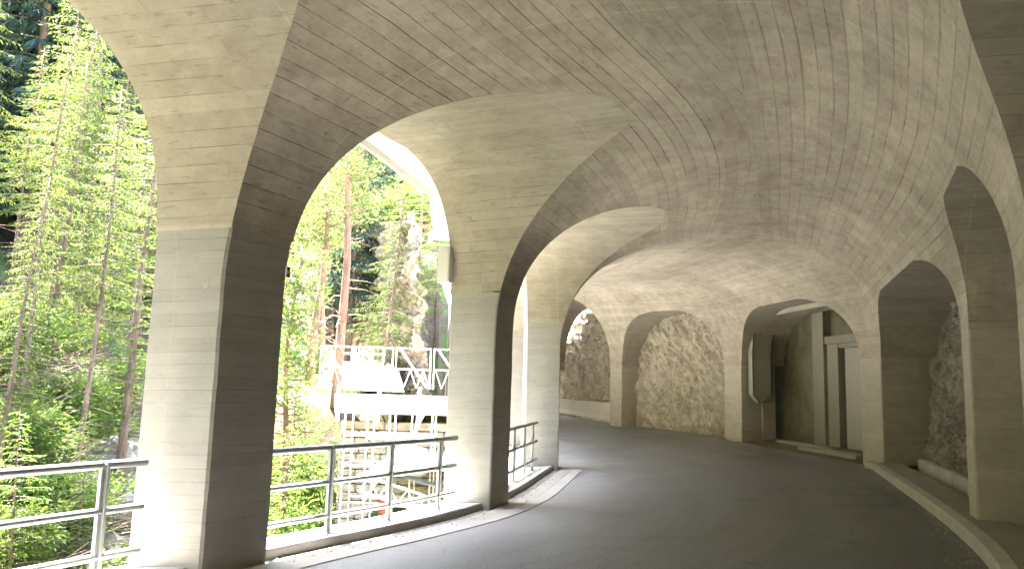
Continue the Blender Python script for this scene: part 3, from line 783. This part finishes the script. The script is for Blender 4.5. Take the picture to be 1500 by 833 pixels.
# small fittings
jb = empty('junction_box', 'pale grey box fixed to the outer edge of the second pier', 'box', pt('L', .975, -.74, 3.12))
m = MB(); m.box((0, 0, .22), (.18, .14, .5)); bo = m.obj('housing', M['box'], jb); m = MB(); m.box((0, -.075, .22), (.15, .012, .45)); m.obj('cover', M['box'], bo)
jb.rotation_euler.z = -.3
p0 = pt('L', .075, .14, 2.83); l, r, d, W = frame(.07); nn = Vector((d.x, d.y, 0)); tt_ = Vector((-d.y, d.x, 0))
mk = MB(); o_ = pt('L', .075, .30, 2.60); 
tgt = empty('survey_mark', 'small black and white survey target on the dark inner face of the first pier', 'marker', o_)
m = MB(); m.box((0, 0, 0), (.006, .075, .10), nn, tt_); m.obj('plate', M['white'], tgt)
m = MB(); e_ = nn*.005
m.add([e_+tt_*-.03+Vector((0, 0, .042)), e_+tt_*.03+Vector((0, 0, .042)), e_, e_+tt_*-.03-Vector((0, 0, .042)), e_+tt_*.03-Vector((0, 0, .042))], [(0, 1, 2), (3, 2, 4)])
m.obj('target_print', M['black'], tgt)
st = empty('canopy_strut', 'pale diagonal tube propping the canopy outside the second opening', 'strut', (0, 0, 0))
a = pt('L', .62, -.78, 4.95); c = pt('L', .50, -2.6, 3.95)
m = MB(); m.tube([a, c], .07, 10); m.obj('tube', M['scaf'], st, True); m = MB(); m.tube([a+Vector((.15, .3, .1)), a-Vector((.15, .3, -.1))], .05, 8); m.obj('bracket', M['scaf'], st, True)

# ------------------------------------------------------------------ bridge site beyond the second opening
site_y = 18.5
def P3(x, y, z): return Vector((x, y, z))
deck = empty('bridge_deck', 'bright white bridge formwork platform crossing the ravine', 'bridge', (-3.0, 20.2, 1.0))
m = MB(); m.box((.45, 0, 0), (3.5, 2.0, .26)); m.obj('deck_slab', M['deck'], deck)
m = MB(); m.box((.45, -1.04, .16), (3.5, .08, .36)); m.obj('edge_form', M['deck'], deck)
for i in range(4): m = MB(); m.box((-1.2+i*1.0, -1.1, .1), (.08, .06, .9)); m.obj('form_strut', M['scaf'], deck)
gd = empty('site_barrier', 'white tubular lattice guard frames standing on the bridge platform', 'barrier', (-3.0, 19.3, 1.5))
for i in range(4):
    x0 = -1.75+i*.95
    m = MB(); m.tube([(x0, 0, 0), (x0, 0, 1.0), (x0+.86, 0, 1.0), (x0+.86, 0, 0)], .028, 6); m.tube([(x0, 0, .48), (x0+.86, 0, .48)], .022, 6); m.obj('frame', M['scaf'], gd)
    m = MB(); m.tube([(x0+.1, 0, .98), (x0+.8, 0, .03)], .03, 6)
    for j in range(5): m.tube([(x0+.05+j*.16, 0, .02 if j % 2 else .46), (x0+.21+j*.16, 0, .46 if j % 2 else .02)], .012, 5)
    m.obj('lattice', M['scaf'], gd)
rl = empty('site_railing', 'small white railing far left on the bridge platform', 'railing', (-5.6, 24., 1.75))
for z in (.35, .75): m = MB(); m.tube([(0, 0, z), (1.7, 0, z)], .03, 6); m.obj('rail', M['scaf'], rl)
for i in range(6): m = MB(); m.tube([(i*.33, 0, -.3), (i*.33, 0, .95)], .022, 6); m.obj('post', M['scaf'], rl)
sc = empty('scaffold', 'white tube scaffold with cross braces hanging below the bridge platform', 'scaffold', (-3.0, 17.4, -3.6))
ux = [-.65, -.15, .35, .85, 1.3]; zz = [1.6, 2.6, 3.4, 4.05, 4.9]
for x in ux:
    for y in (0, .9):
        m = MB(); m.tube([(x, y, 0), (x, y, 4.95)], .02, 6); m.obj('upright', M['scaf'], sc)
for z in zz:
    for y in (0, .9): m = MB(); m.tube([(ux[0], y, z), (ux[-1], y, z)], .018, 6); m.obj('ledger', M['scaf'], sc)
for i, x in enumerate(ux): 
    for z in zz[::2]: m = MB(); m.tube([(x, 0, z), (x, .9, z)], .022, 6); m.obj('transom', M['scaf'], sc)
for i in range(3):
    m = MB(); m.tube([(ux[i+1], -.03, zz[i+1]), (ux[i+2], -.03, zz[i+2])], .02, 6); m.obj('brace', M['scaf'], sc)
for k, (z, x0, x1) in enumerate(((4.0, -.15, 1.3), (2.55, .3, 1.3))): m = MB(); m.box(((x0+x1)/2, .45, z), (x1-x0, .9, .05)); m.obj('platform', M['deck'], sc)
tr = empty('lattice_girder', 'white lattice girder lying slanted under the scaffold', 'girder', (-2.75, 15.2, -.55))
for z in (0, .32): m = MB(); m.tube([(-.1, 0, z+.1), (1.55, .4, z-.45)], .026, 6); m.obj('chord', M['scaf'], tr)
for i in range(9):
    f = i/9; g_ = (i+1)/9; m = MB(); m.tube([(-.1+1.65*f, .4*f, (.42 if i % 2 else .1)-.55*f), (-.1+1.65*g_, .4*g_, (.1 if i % 2 else .42)-.55*g_)], .014, 5); m.obj('diagonal', M['scaf'], tr)
pl = [('wooden beam', (-3.3, 13.2, -1.6), (-1.9, 14.2, -.75), .11, 'long pale plank slanting up behind the middle railing'), ('b', (-2.7, 13.6, -.8), (-1.7, 12.6, -1.5), .07, 'short plank sloping down behind the middle railing'),
      ('c', (-4.6, 8.6, -.75), (-3.5, 8.2, -.35), .07, 'reddish board leaning outside the lower left railing')]
for nm, a, c, r, lb in pl:
    a = Vector(a); c = Vector(c); m = MB(); dd = (c-a); m.box((a+c)/2, (dd.length, .05, r*1.6), dd, Vector((-dd.y, dd.x, 0)), dd.cross(Vector((-dd.y, dd.x, 0)))); tag(m.obj('plank', M['wood'] if nm != 'wooden beam' else M['deck']), lb, 'plank')
tk = empty('water_tank', 'round white tank beside the stone wall under the bridge', 'tank', (-2.35, 18.85, -.55))
m = MB(); m.tube([(0, 0, 0), (0, 0, .06), (0, 0, .5), (0, 0, .62), (0, 0, .68)], [.42, .45, .45, .42, .2], 20); m.obj('body', M['tank'], tk, True); m = MB(); m.tube([(0, 0, .68), (0, 0, .74)], .12, 12); m.obj('cap', M['tank'], tk)
m = MB(); m.tube([(-2.55, 16.4, -1.05), (-2.55, 16.4, -.8)], [.09, .11], 12); tag(m.obj('bucket', M['red']), 'small red bucket on the ground beneath the scaffold', 'bucket')
V = []; F = []
for i in range(9):
    for j in range(7): V.append((-2.2+i*.11, 16.7+j*.09, -.35+.06*noise.noise(Vector((i*.6, j*.6, 1)))-.03*i))
for i in range(8):
    for j in range(6): F.append((i*7+j, i*7+j+1, i*7+j+8, i*7+j+7))
to = meshobj('tarpaulin', V, F, M['tarp'], None, None, True); sm_ = to.modifiers.new('s', 'SOLIDIFY'); sm_.thickness = .01; tag(to, 'crumpled blue grey tarpaulin on the lower scaffold level', 'tarpaulin')
# masonry wall of single stones
sw = empty('stone_wall', 'coursed stone retaining wall under the bridge platform', 'wall', (-4.1, 20.0, -3.9))
m = MB(); m.box((1.6, .35, 2.25), (3.6, .5, 4.5)); m.obj('wall_core', M['mortar'], sw)
protos = []
for q_ in range(5):
    bm = bmesh.new(); bmesh.ops.create_cube(bm, size=1); bmesh.ops.bevel(bm, geom=bm.edges[:], offset=.09, segments=1, affect='EDGES')
    for v in bm.verts: v.co += Vector([rg.uniform(-.045, .045) for _ in range(3)])
    me = bpy.data.meshes.new('stone'); bm.to_mesh(me); bm.free(); me.materials.append(M['stone']); protos.append(me)
z = 1.9
while z < 4.5:
    hh = rg.uniform(.17, .25); x = -.2
    while x < 3.3:
        ww = rg.uniform(.26, .55); o_ = bpy.data.objects.new('stone', rg.choice(protos)); COL.objects.link(o_); o_.parent = sw
        o_.location = (x+ww/2, .08+rg.uniform(-.02, .02), z+hh/2); o_.scale = (ww-.02, .22, hh-.02); x += ww
    z += hh

# ------------------------------------------------------------------ vegetation
def leaf_arrays(centers, dirs, L, W, rnd, droop=.0, flat=.5):
    """numpy builder of rhombic leaf faces"""
    n = len(centers); c = np.array(centers); d = np.array(dirs); d /= np.linalg.norm(d, axis=1)[:, None]+1e-9
    r = rnd.normal(size=(n, 3)); r[:, 2] *= flat; s = np.cross(d, r); s /= np.linalg.norm(s, axis=1)[:, None]+1e-9
    l = L*rnd.uniform(.6, 1.3, n)[:, None]; w_ = W*rnd.uniform(.7, 1.2, n)[:, None]
    a = c; b = c+d*l*.45+s*w_*.5; e = c+d*l; f = c+d*l*.45-s*w_*.5; e[:, 2] -= droop*l[:, 0]
    return np.stack([a, b, e, f], 1).reshape(-1, 3)
def leafmesh(name, V, mat):
    n = len(V)//4; me = bpy.data.meshes.new(name); me.vertices.add(len(V)); me.vertices.foreach_set('co', V.astype(np.float32).ravel())
    me.loops.add(len(V)); me.loops.foreach_set('vertex_index', np.arange(len(V), dtype=np.int32)); me.polygons.add(n)
    me.polygons.foreach_set('loop_start', np.arange(0, len(V), 4, dtype=np.int32)); me.polygons.foreach_set('loop_total', np.full(n, 4, dtype=np.int32))
    me.materials.append(mat); me.update(); me.validate(); return me
PROTO = {}
def conifer_proto(key, H, r0, c0, nb, bl, mat, bark, seed, droop=.35, twigs=14, L=.28, W=.07, hang=.5, dead=0):
    rnd = np.random.RandomState(seed); rr = random.Random(seed)
    m = MB(); bend = (rr.uniform(-.02, .02), rr.uniform(-.02, .02)); TP = []
    for i in range(9):
        z = H*i/8; TP.append((bend[0]*z*sin(z*.3), bend[1]*z, z))
    m.tube(TP, [r0*(1-.93*(i/8))+(.03*r0 if i else .35*r0) for i in range(9)], 8)
    C = []; D = []; bt = MB()
    for i in range(nb):
        f = (i+rr.random())/nb; z = c0*H+(H-c0*H)*f*.985; x0 = bend[0]*z*sin(z*.3); y0 = bend[1]*z
        a = i*2.399+rr.uniform(-.4, .4); ln = bl*((1-f)**.75+.04)*rr.uniform(.6, 1.15)*(min(1, .45+f*5)); dx, dy = cos(a), sin(a)
        nseg = 5; pts = []
        for j in range(nseg+1):
            s_ = j/nseg; pts.append(Vector((x0+dx*ln*s_, y0+dy*ln*s_, z+ln*(.12*s_-droop*s_*s_+.12*s_**4*(droop*2)))))
        bt.tube([pts[0], pts[2], pts[5]], [max(.008, .012+ln*.008), .01, .003], 3, False)
        nt_ = max(4, int(twigs*ln/bl*1.4)+2)
        for j in range(nt_):
            s_ = .12+.88*(j+rr.random())/nt_; k = min(nseg-1, int(s_*nseg)); p = pts[k].lerp(pts[k+1], s_*nseg-k)
            sd_ = 1 if j % 2 else -1; tl = ln*.30*(1.15-s_)+.12
            td = Vector((dx*.7-dy*sd_*.8, dy*.7+dx*sd_*.8, -hang*rr.uniform(.5, 1.2))).normalized()
            for q in range(max(2, int(tl/.09))):
                pp = p+td*tl*(q+.3*rr.random())/max(2, int(tl/.09)); C.append(tuple(pp)); D.append((td.x+rr.gauss(0, .45), td.y+rr.gauss(0, .45), td.z+rr.gauss(0, .35)-hang*.3))
    for i in range(dead):
        z = H*rr.uniform(.12, c0+.1); a = rr.uniform(0, 6.28); ln = rr.uniform(.4, 1.3); bt.tube([(0, 0, z), (cos(a)*ln, sin(a)*ln, z-rr.uniform(-.1, .35))], [.012, .003], 3, False)
    V = leaf_arrays(C, D, L, W, rnd, .1)
    PROTO[key] = (meshdata('trunk', m, bark), meshdata('branches', bt, bark), leafmesh('crown', V, mat))
def meshdata(name, m, mat):
    me = bpy.data.meshes.new(name); me.from_pydata(m.v, [], m.f); me.materials.append(mat); me.polygons.foreach_set('use_smooth', [True]*len(me.polygons)); return me
def pine_proto(key, H, r0, seed, c0=.5, clumps=46, spread=1.7, mat='pine', per=130):
    rnd = np.random.RandomState(seed); rr = random.Random(seed); m = MB(); bt = MB(); C = []; D = []
    TP = [(.10*sin(i*.8), .06*sin(i*1.1), H*i/10) for i in range(11)]
    m.tube(TP, [r0*(1.25-.25*min(1, i)-.75*(i/10)) for i in range(11)], 10)
    for i in range(clumps):
        f = (i+rr.random())/clumps; z = H*(c0+(1-c0)*f*.97); k = min(9, int(z/H*10)); bp = Vector(TP[k]).lerp(Vector(TP[k+1]), z/H*10-k)
        a = rr.uniform(0, 6.28); ln = spread*(1-f*.6)*rr.uniform(.35, 1.1); e = bp+Vector((cos(a)*ln, sin(a)*ln, ln*rr.uniform(.0, .55))); mid = bp.lerp(e, .5)+Vector((0, 0, -ln*.08))
        bt.tube([bp, mid, e], [.012+ln*.02, .012+ln*.008, .005], 4, False)
        for c in range(3):
            cc = mid.lerp(e, c/2)+Vector((rr.gauss(0, .12), rr.gauss(0, .12), rr.gauss(.05, .08))); rad = rr.uniform(.22, .42)
            for q in range(per//3):
                v = Vector((rr.gauss(0, 1), rr.gauss(0, 1), rr.gauss(0, .6))).normalized(); C.append(tuple(cc+v*rad*rr.uniform(.3, 1))); D.append((v.x, v.y, v.z+.5))
    for i in range(14):
        z = H*rr.uniform(.15, c0+.05); a = rr.uniform(0, 6.28); ln = rr.uniform(.5, 1.6); bt.tube([(0, 0, z), (cos(a)*ln*.5, sin(a)*ln*.5, z+.03), (cos(a)*ln, sin(a)*ln, z+rr.uniform(-.3, .35))], [.02, .012, .003], 3, False)
    V = leaf_arrays(C, D, .15, .035, rnd)
    PROTO[key] = (meshdata('trunk', m, M['barkp']), meshdata('branches', bt, M['barkp']), leafmesh('crown', V, M[mat]))
conifer_proto('spruce', 15, .16, .28, 150, 2.3, M['spruce'], M['bark'], 1, .4, 22, .15, .03, 1.0, 20)
conifer_proto('spruce_b', 12, .12, .22, 130, 2.0, M['spruce'], M['bark'], 2, .35, 22, .13, .03, .95, 14)
conifer_proto('dark_spruce', 19, .2, .12, 130, 2.9, M['spruce_dark'], M['bark'], 3, .4, 14, .34, .10, .7, 8)
conifer_proto('larch', 14, .13, .22, 110, 3.1, M['larch'], M['bark'], 4, .12, 26, .11, .024, .3, 16)
conifer_proto('pale_spruce', 14, .15, .14, 150, 2.2, M['hero'], M['bark'], 14, .38, 26, .13, .026, 1.1, 14)
conifer_proto('young', 4.5, .05, .05, 80, 1.3, M['shrub'], M['bark'], 5, .2, 18, .12, .03, .2)
conifer_proto('thin', 13, .085, .50, 90, 1.5, M['spruce'], M['bark'], 6, .3, 20, .13, .03, .5, 30)
pine_proto('pine', 9.5, .15, 8)
pine_proto('pine_b', 9, .11, 9, .4, 50, 1.5, 'larch', 120)
KIND = {'spruce': ('spruce_tree', 'spruce'), 'spruce_b': ('spruce_tree', 'spruce'), 'dark_spruce': ('spruce_tree', 'spruce'), 'larch': ('larch_tree', 'larch'), 'pale_spruce': ('spruce_tree', 'spruce'), 'young': ('young_conifer', 'young tree'),
        'thin': ('spruce_tree', 'spruce'), 'pine': ('pine_tree', 'pine'), 'pine_b': ('pine_tree', 'pine')}
def tree(key, x, y, s, label, group=None, z=None, rz=None):
    zz_ = hgt(x, y)-.15 if z is None else z
    e = empty(KIND[key][0], label, KIND[key][1], (x, y, zz_), group, rg.uniform(0, 6.28) if rz is None else rz); e.scale = (s, s, s*rg.uniform(.93, 1.07)); e.rotation_euler.x = rg.gauss(0, .025); e.rotation_euler.y = rg.gauss(0, .025)
    for nm, me in zip(('trunk', 'branches', 'crown'), PROTO[key]):
        o_ = bpy.data.objects.new(nm, me); COL.objects.link(o_); o_.parent = e
        if nm != 'trunk': o_['kind'] = 'stuff'
    return e
def ray(px, y):   # plan position for a given bearing (photo pixel) and depth
    return (px-750)/1120.*y
TREES = [ # key, px, y, scale, label
 ('thin', 45, 15.5, .70, 'thin bare spruce trunk at the far left edge'), ('thin', 66, 17.5, .76, 'thin spruce trunk second from the left edge'),
 ('thin', 88, 19, .84, 'thin spruce trunk third from the left edge'), ('thin', 132, 14.5, .72, 'slim spruce trunk standing alone before the boulders'),
  ('thin', 196, 20, .8, 'thin spruce trunk beside the first pier'),
 ('thin', 12, 20, .62, 'thin spruce trunk cut by the left picture edge'), 
 ('pale_spruce', 112, 20, .76, 'tall pale spruce with drooping twigs in the middle of the left opening'), ('larch', 196, 16.5, .74, 'light green larch with sweeping branches beside the first pier'),
 ('larch', 235, 21, .7, 'light larch half hidden behind the first pier'), ('spruce_b', 20, 13.5, .50, 'bright green spruce in the lower left of the first opening'),
 ('spruce', -75, 18, .7, 'spruce whose branches enter at the left edge'), ('dark_spruce', 28, 31, 1.15, 'dark spruce at the top left corner'),
 ('dark_spruce', 95, 37, 1.2, 'dark spruce behind the tall pale spruce'), ('dark_spruce', 150, 40, 1.2, 'dark spruce top showing under the arch'),
 ('dark_spruce', -20, 34, 1.2, 'dark spruce beyond the left edge'), ('spruce_b', 70, 17, .66, 'bushy bright spruce behind the thin trunks'),
 ('larch', 152, 24, .8, 'slender larch behind the tall pale spruce'), ('young', 150, 13.5, .6, 'young bright conifer in front of the first pier trees'), ('young', 60, 12.2, .7, 'young conifer low between the left trunks'), ('spruce_b', 210, 27, 1., 'mid green spruce far behind the first pier'),
 # second opening
 ('pine', 502, 21.5, 1.02, 'tall orange-barked pine in the second opening'), ('pine', 462, 24, .92, 'orange-barked pine left of the tall one'), ('pine', 472, 28, .9, 'slimmer pine just behind the left pine'),
 ('pine_b', 430, 19, .95, 'leafy pale pine beside the dark pier edge'), ('spruce_b', 560, 33, .95, 'pale spruce right of the tall pine'), ('larch', 612, 37, .8, 'light larch on top of the cliff'),
 ('pine_b', 590, 42, 1.2, 'broad pale pine above the cliff'), ('dark_spruce', 555, 50, .85, 'dark spruce shape in the gap beside the cliff'), ('spruce', 525, 44, 1.0, 'tall spruce behind the pines'),
 ('spruce', 410, 33, .9, 'spruce behind the leafy pale pine'), ('young', 428, 16.5, .8, 'young conifer at the foot of the leafy pale pine'), ('young', 447, 19.5, .9, 'young conifer beneath the left pines'),
 ('larch', 640, 41, .75, 'light larch beside the second pier edge'), ('young', 410, 14, .62, 'low young conifer next to the dark pier edge'), ('spruce_b', 480, 38, 1.1, 'bushy spruce filling between the pines'),
]
for key, px, y, s, lb in TREES: 
    x = ray(px, y); z = None
    if 'cliff' in lb or 'second pier edge' in lb: z = 3.2 if px > 600 else None
    tree(key, x, y, s, lb, None, z)
# forest filling the far slopes: countable, nothing tells them apart
gi = 0; placed = []
while gi < 150:
    if gi < 90: px = rg.uniform(-120, 290); y = rg.uniform(27, 80)
    else: px = rg.uniform(385, 680); y = rg.uniform(36, 100)
    x = ray(px, y)
    if any((x-a)**2+(y-c)**2 < 2.2 for a, c in placed): continue
    if gi >= 90 and px > 560 and y < 62: continue
    placed.append((x, y)); key = rg.choice(['dark_spruce'] if (gi < 90 and y > 26) else ['dark_spruce', 'spruce', 'spruce_b', 'larch', 'dark_spruce'] if y < 48 else ['dark_spruce', 'dark_spruce', 'spruce'])
    wh = ('behind the left edge trees' if px < 90 else 'behind the first pier trees') if gi < 90 else ('left of the tall pine' if px < 500 else 'between pine and cliff' if px < 570 else 'above the cliff')
    kn = {'dark_spruce': 'dark spruce', 'spruce': 'green spruce', 'spruce_b': 'bushy spruce', 'larch': 'light larch'}[key]
    tree(key, x, y, rg.uniform(.7, 1.2), '%s in the far forest %s, %s' % (kn, wh, 'nearer rows' if y < 50 else 'distant rows'), 'far forest, %s %s' % (kn, wh)); gi += 1
# trees round the ravine out of the frame, for light and side views
ro = random.Random(77); no = 0
while no < 64:
    az = ro.uniform(-1.75, -.66); dd = ro.uniform(17, 55); x = math.sin(az)*dd; y = math.cos(az)*dd
    if (x-(-750/1120.*y)) > -3 or float(sdist(np.array([x]), np.array([y]))[0]) < 9: continue
    k_ = ro.choice(['spruce', 'larch', 'spruce_b', 'pale_spruce', 'dark_spruce'])
    tree(k_, x, y, ro.uniform(.65, 1.05), '%s standing left of the view on the ravine slope' % {'spruce': 'green spruce', 'larch': 'light larch', 'spruce_b': 'bushy spruce', 'pale_spruce': 'pale spruce', 'dark_spruce': 'dark spruce'}[k_], 'trees left of the view, '+k_.replace('_b', ' bushy').replace('_', ' ')); no += 1
# far mountain forest as one mass
rnd = np.random.RandomState(4); V = []; F = []
cnt = 2600; ang = rnd.uniform(-1.15, .15, cnt); dist = rnd.uniform(75, 240, cnt); xx = np.sin(ang)*dist; yy = np.cos(ang)*dist; hz = height(xx, yy)
for x, y, z in zip(xx, yy, hz):
    H = rnd.uniform(9, 17); r = H*.17; b = len(V); k = 7
    for lv in range(4):
        z0_ = z+H*(.08+.22*lv); z1_ = z+H*(.45+.19*lv); rr_ = r*(1-.22*lv); bb = len(V); V.append((x, y, z1_)); ph = rnd.uniform(0, 6)
        for j in range(k*2): q = rr_*(1. if j % 2 else .55); V.append((x+q*cos(ph+pi*j/k), y+q*sin(ph+pi*j/k), z0_+(0 if j % 2 else .08*H)))
        F += [(bb, bb+1+j, bb+1+(j+1) % (2*k)) for j in range(2*k)]
tag(meshobj('distant_forest', V, F, M['far']), 'bluish conifer forest covering the mountain beyond the ravine', 'forest', None, 'stuff')

# shrubs
def shrub_proto(seed, n, rad, hgt_, L, W, mat):
    rnd_ = np.random.RandomState(seed); rr = random.Random(seed); C = []; D = []; m = MB()
    for i in range(26):
        a = rr.uniform(0, 6.28); r = rad*rr.uniform(.2, 1); e = Vector((cos(a)*r, sin(a)*r, hgt_*rr.uniform(.3, 1))); m.tube([(cos(a)*.05, sin(a)*.05, 0), e*.5+Vector((0, 0, .1)), e], [.015, .01, .004], 3, False)
        for q in range(n//26):
            v = Vector((rr.gauss(0, 1), rr.gauss(0, 1), rr.gauss(0, .8))).normalized(); C.append(tuple(e+v*rad*.38*rr.uniform(.2, 1))); D.append((v.x, v.y, v.z*.5))
    return meshdata('stems', m, M['stick']), leafmesh('foliage', leaf_arrays(C, D, L, W, rnd_, .15, 1.), mat)
SH = [shrub_proto(1, 2600, .8, 1.1, .09, .055, M['shrub']), shrub_proto(2, 2600, .9, .9, .11, .05, M['shrub']), shrub_proto(3, 2400, .7, 1.4, .10, .04, M['larch'])]
SHR = [(415, 12.5, 1.2, 'leafy shrub against the dark pier edge behind the middle railing'), (440, 14.5, 1.3, 'leafy shrub below the pines behind the first railing post'), (470, 15.5, 1.1, 'bright leafy shrub below the tall pine'),
       (430, 17.5, 1.6, 'dense shrub on the bank under the leafy pale pine'), (485, 17.8, 1.2, 'shrub spreading beside the scaffold top'), (455, 11.6, 1., 'low leafy shrub just outside the middle railing'),
       (500, 16.8, .9, 'small shrub left of the scaffold'), (412, 20, 1.6, 'tall shrub behind the shrubs at the dark pier edge'), (548, 18.6, .8, 'creeper hanging beside the stone wall'),
       (30, 11.5, .8, 'grassy green shrub low at the left edge'), (120, 11.8, .8, 'green shrub under the boulders'), (185, 12.5, .9, 'green shrub beside the foot of the first pier'), (90, 13.8, .9, 'shrub between thin trunks'),
       (45, 14.5, 1.2, 'broad green shrub low between the leftmost trunks'), (75, 12.6, 1., 'yellow-green shrub above the lower left railing'), (150, 14.2, 1., 'low shrub beside the large boulder'),
       (110, 16.5, 1.3, 'leafy shrub behind the thin trunks'), (175, 18.5, 1.3, 'spreading shrub up the slope by the first pier'), (15, 16.5, 1.4, 'tall shrub cut by the left picture edge'), (60, 19.5, 1.5, 'pale shrub up the slope between the left trunks'),
       (620, 40, 2.2, 'shrubs overgrowing the cliff top'), (590, 39.5, 2.0, 'shrub at the left shoulder of the cliff')]
for i, (px, y, s, lb) in enumerate(SHR):
    x = ray(px, y); zz_ = hgt(x, y)-.1
    if y > 39: zz_ = 9.5
    e = empty('shrub', lb, 'shrub', (x, y, zz_), None, rg.uniform(0, 6)); e.scale = (s, s, s)
    for me in SH[i % 3]: o_ = bpy.data.objects.new(me.name.split('.')[0], me); COL.objects.link(o_); o_.parent = e; o_['kind'] = 'stuff'
# ground cover
rnd = np.random.RandomState(9); n = 34000
px = np.where(rnd.rand(n) < .5, rnd.uniform(-40, 260, n), rnd.uniform(385, 620, n)); yy = 6.5+rnd.rand(n)**1.3*22; xx = (px-750)/1120*yy; s_ = sdist(xx, yy)
dens = nz(xx, yy, .45, 2); keep = (s_ > 1.2) & (dens > -.05); xx, yy = xx[keep], yy[keep]; zz_ = height(xx, yy)
C = np.stack([xx, yy, zz_-.02], 1); D = np.stack([rnd.normal(0, .5, len(xx)), rnd.normal(0, .5, len(xx)), np.full(len(xx), 1.)], 1)
o_ = bpy.data.objects.new('undergrowth', leafmesh('undergrowth', leaf_arrays(C, D, .24, .035, rnd), M['grass'])); COL.objects.link(o_); tag(o_, 'green grass and undergrowth on the ravine banks', 'undergrowth', None, 'stuff')
m = MB()
for i in range(1500):
    px_ = rg.uniform(-20, 240); y = rg.uniform(10, 22); x = ray(px_, y); z = hgt(x, y)
    if i % 4 == 0: px_ = rg.uniform(60, 210); 
    a = rg.uniform(-.5, .9); ln = rg.uniform(.4, 1.8); dz = rg.uniform(-.1, .6)
    m.tube([(x, y, z+.02), (x+cos(a)*ln*.5, y+rg.uniform(-.2, .2), z+.1+dz*.5), (x+cos(a)*ln, y+sin(a)*ln*.3, z+dz*ln)], [.012, .009, .003], 3, False)
tag(m.obj('brushwood', M['stick']), 'tangle of dead branches lying on the slope', 'brushwood', None, 'stuff')
# boulders
def boulder(seed, r):
    bm = bmesh.new(); bmesh.ops.create_icosphere(bm, subdivisions=4, radius=1)
    for v in bm.verts:
        p = v.co.copy(); f = 1+.35*noise.noise(p*1.1+Vector((seed, 0, 0)))+.12*noise.noise(p*3+Vector((seed, 3, 0))); d, _ = noise.voronoi(p*1.3+Vector((seed, 5, 0))); f += .22*(d[1]-d[0])
        v.co = p*f; v.co.z *= .62
    me = bpy.data.meshes.new('boulder'); bm.to_mesh(me); bm.free(); me.materials.append(M['boulder']); return me
BM_ = [boulder(i*7.3, 1) for i in range(4)]
BL = [(163, 15.8, .8, 'large tilted pale boulder left of the first pier'), (188, 14.2, .6, 'pale rock slab beside the first pier'), (150, 19, .8, 'grey boulder behind the slim trunk'), (60, 11.6, .5, 'small rock in the grass at lower left'),
      (120, 11., .55, 'rounded rock above the lower left railing'), (25, 12.6, .6, 'rock at the left edge above the railing'), (175, 11.5, .5, 'rock between railing post and pier'), (420, 18.2, 1., 'brown boulder in the shrubs by the dark pier edge'),
      (470, 13.4, .9, 'brown rock low behind the middle railing'), (520, 19.3, .7, 'rock beside the stone wall'), (200, 17.5, 1.1, 'mossy boulder higher up by the first pier')]
for i, (px, y, s, lb) in enumerate(BL):
    x = ray(px, y); o_ = bpy.data.objects.new('boulder', BM_[i % 4]); COL.objects.link(o_); o_.location = (x, y, hgt(x, y)+.1*s); o_.scale = (s, s*.9, s); o_.rotation_euler = (rg.uniform(-.4, .4), rg.uniform(-.4, .4), rg.uniform(0, 6)); tag(o_, lb, 'boulder')
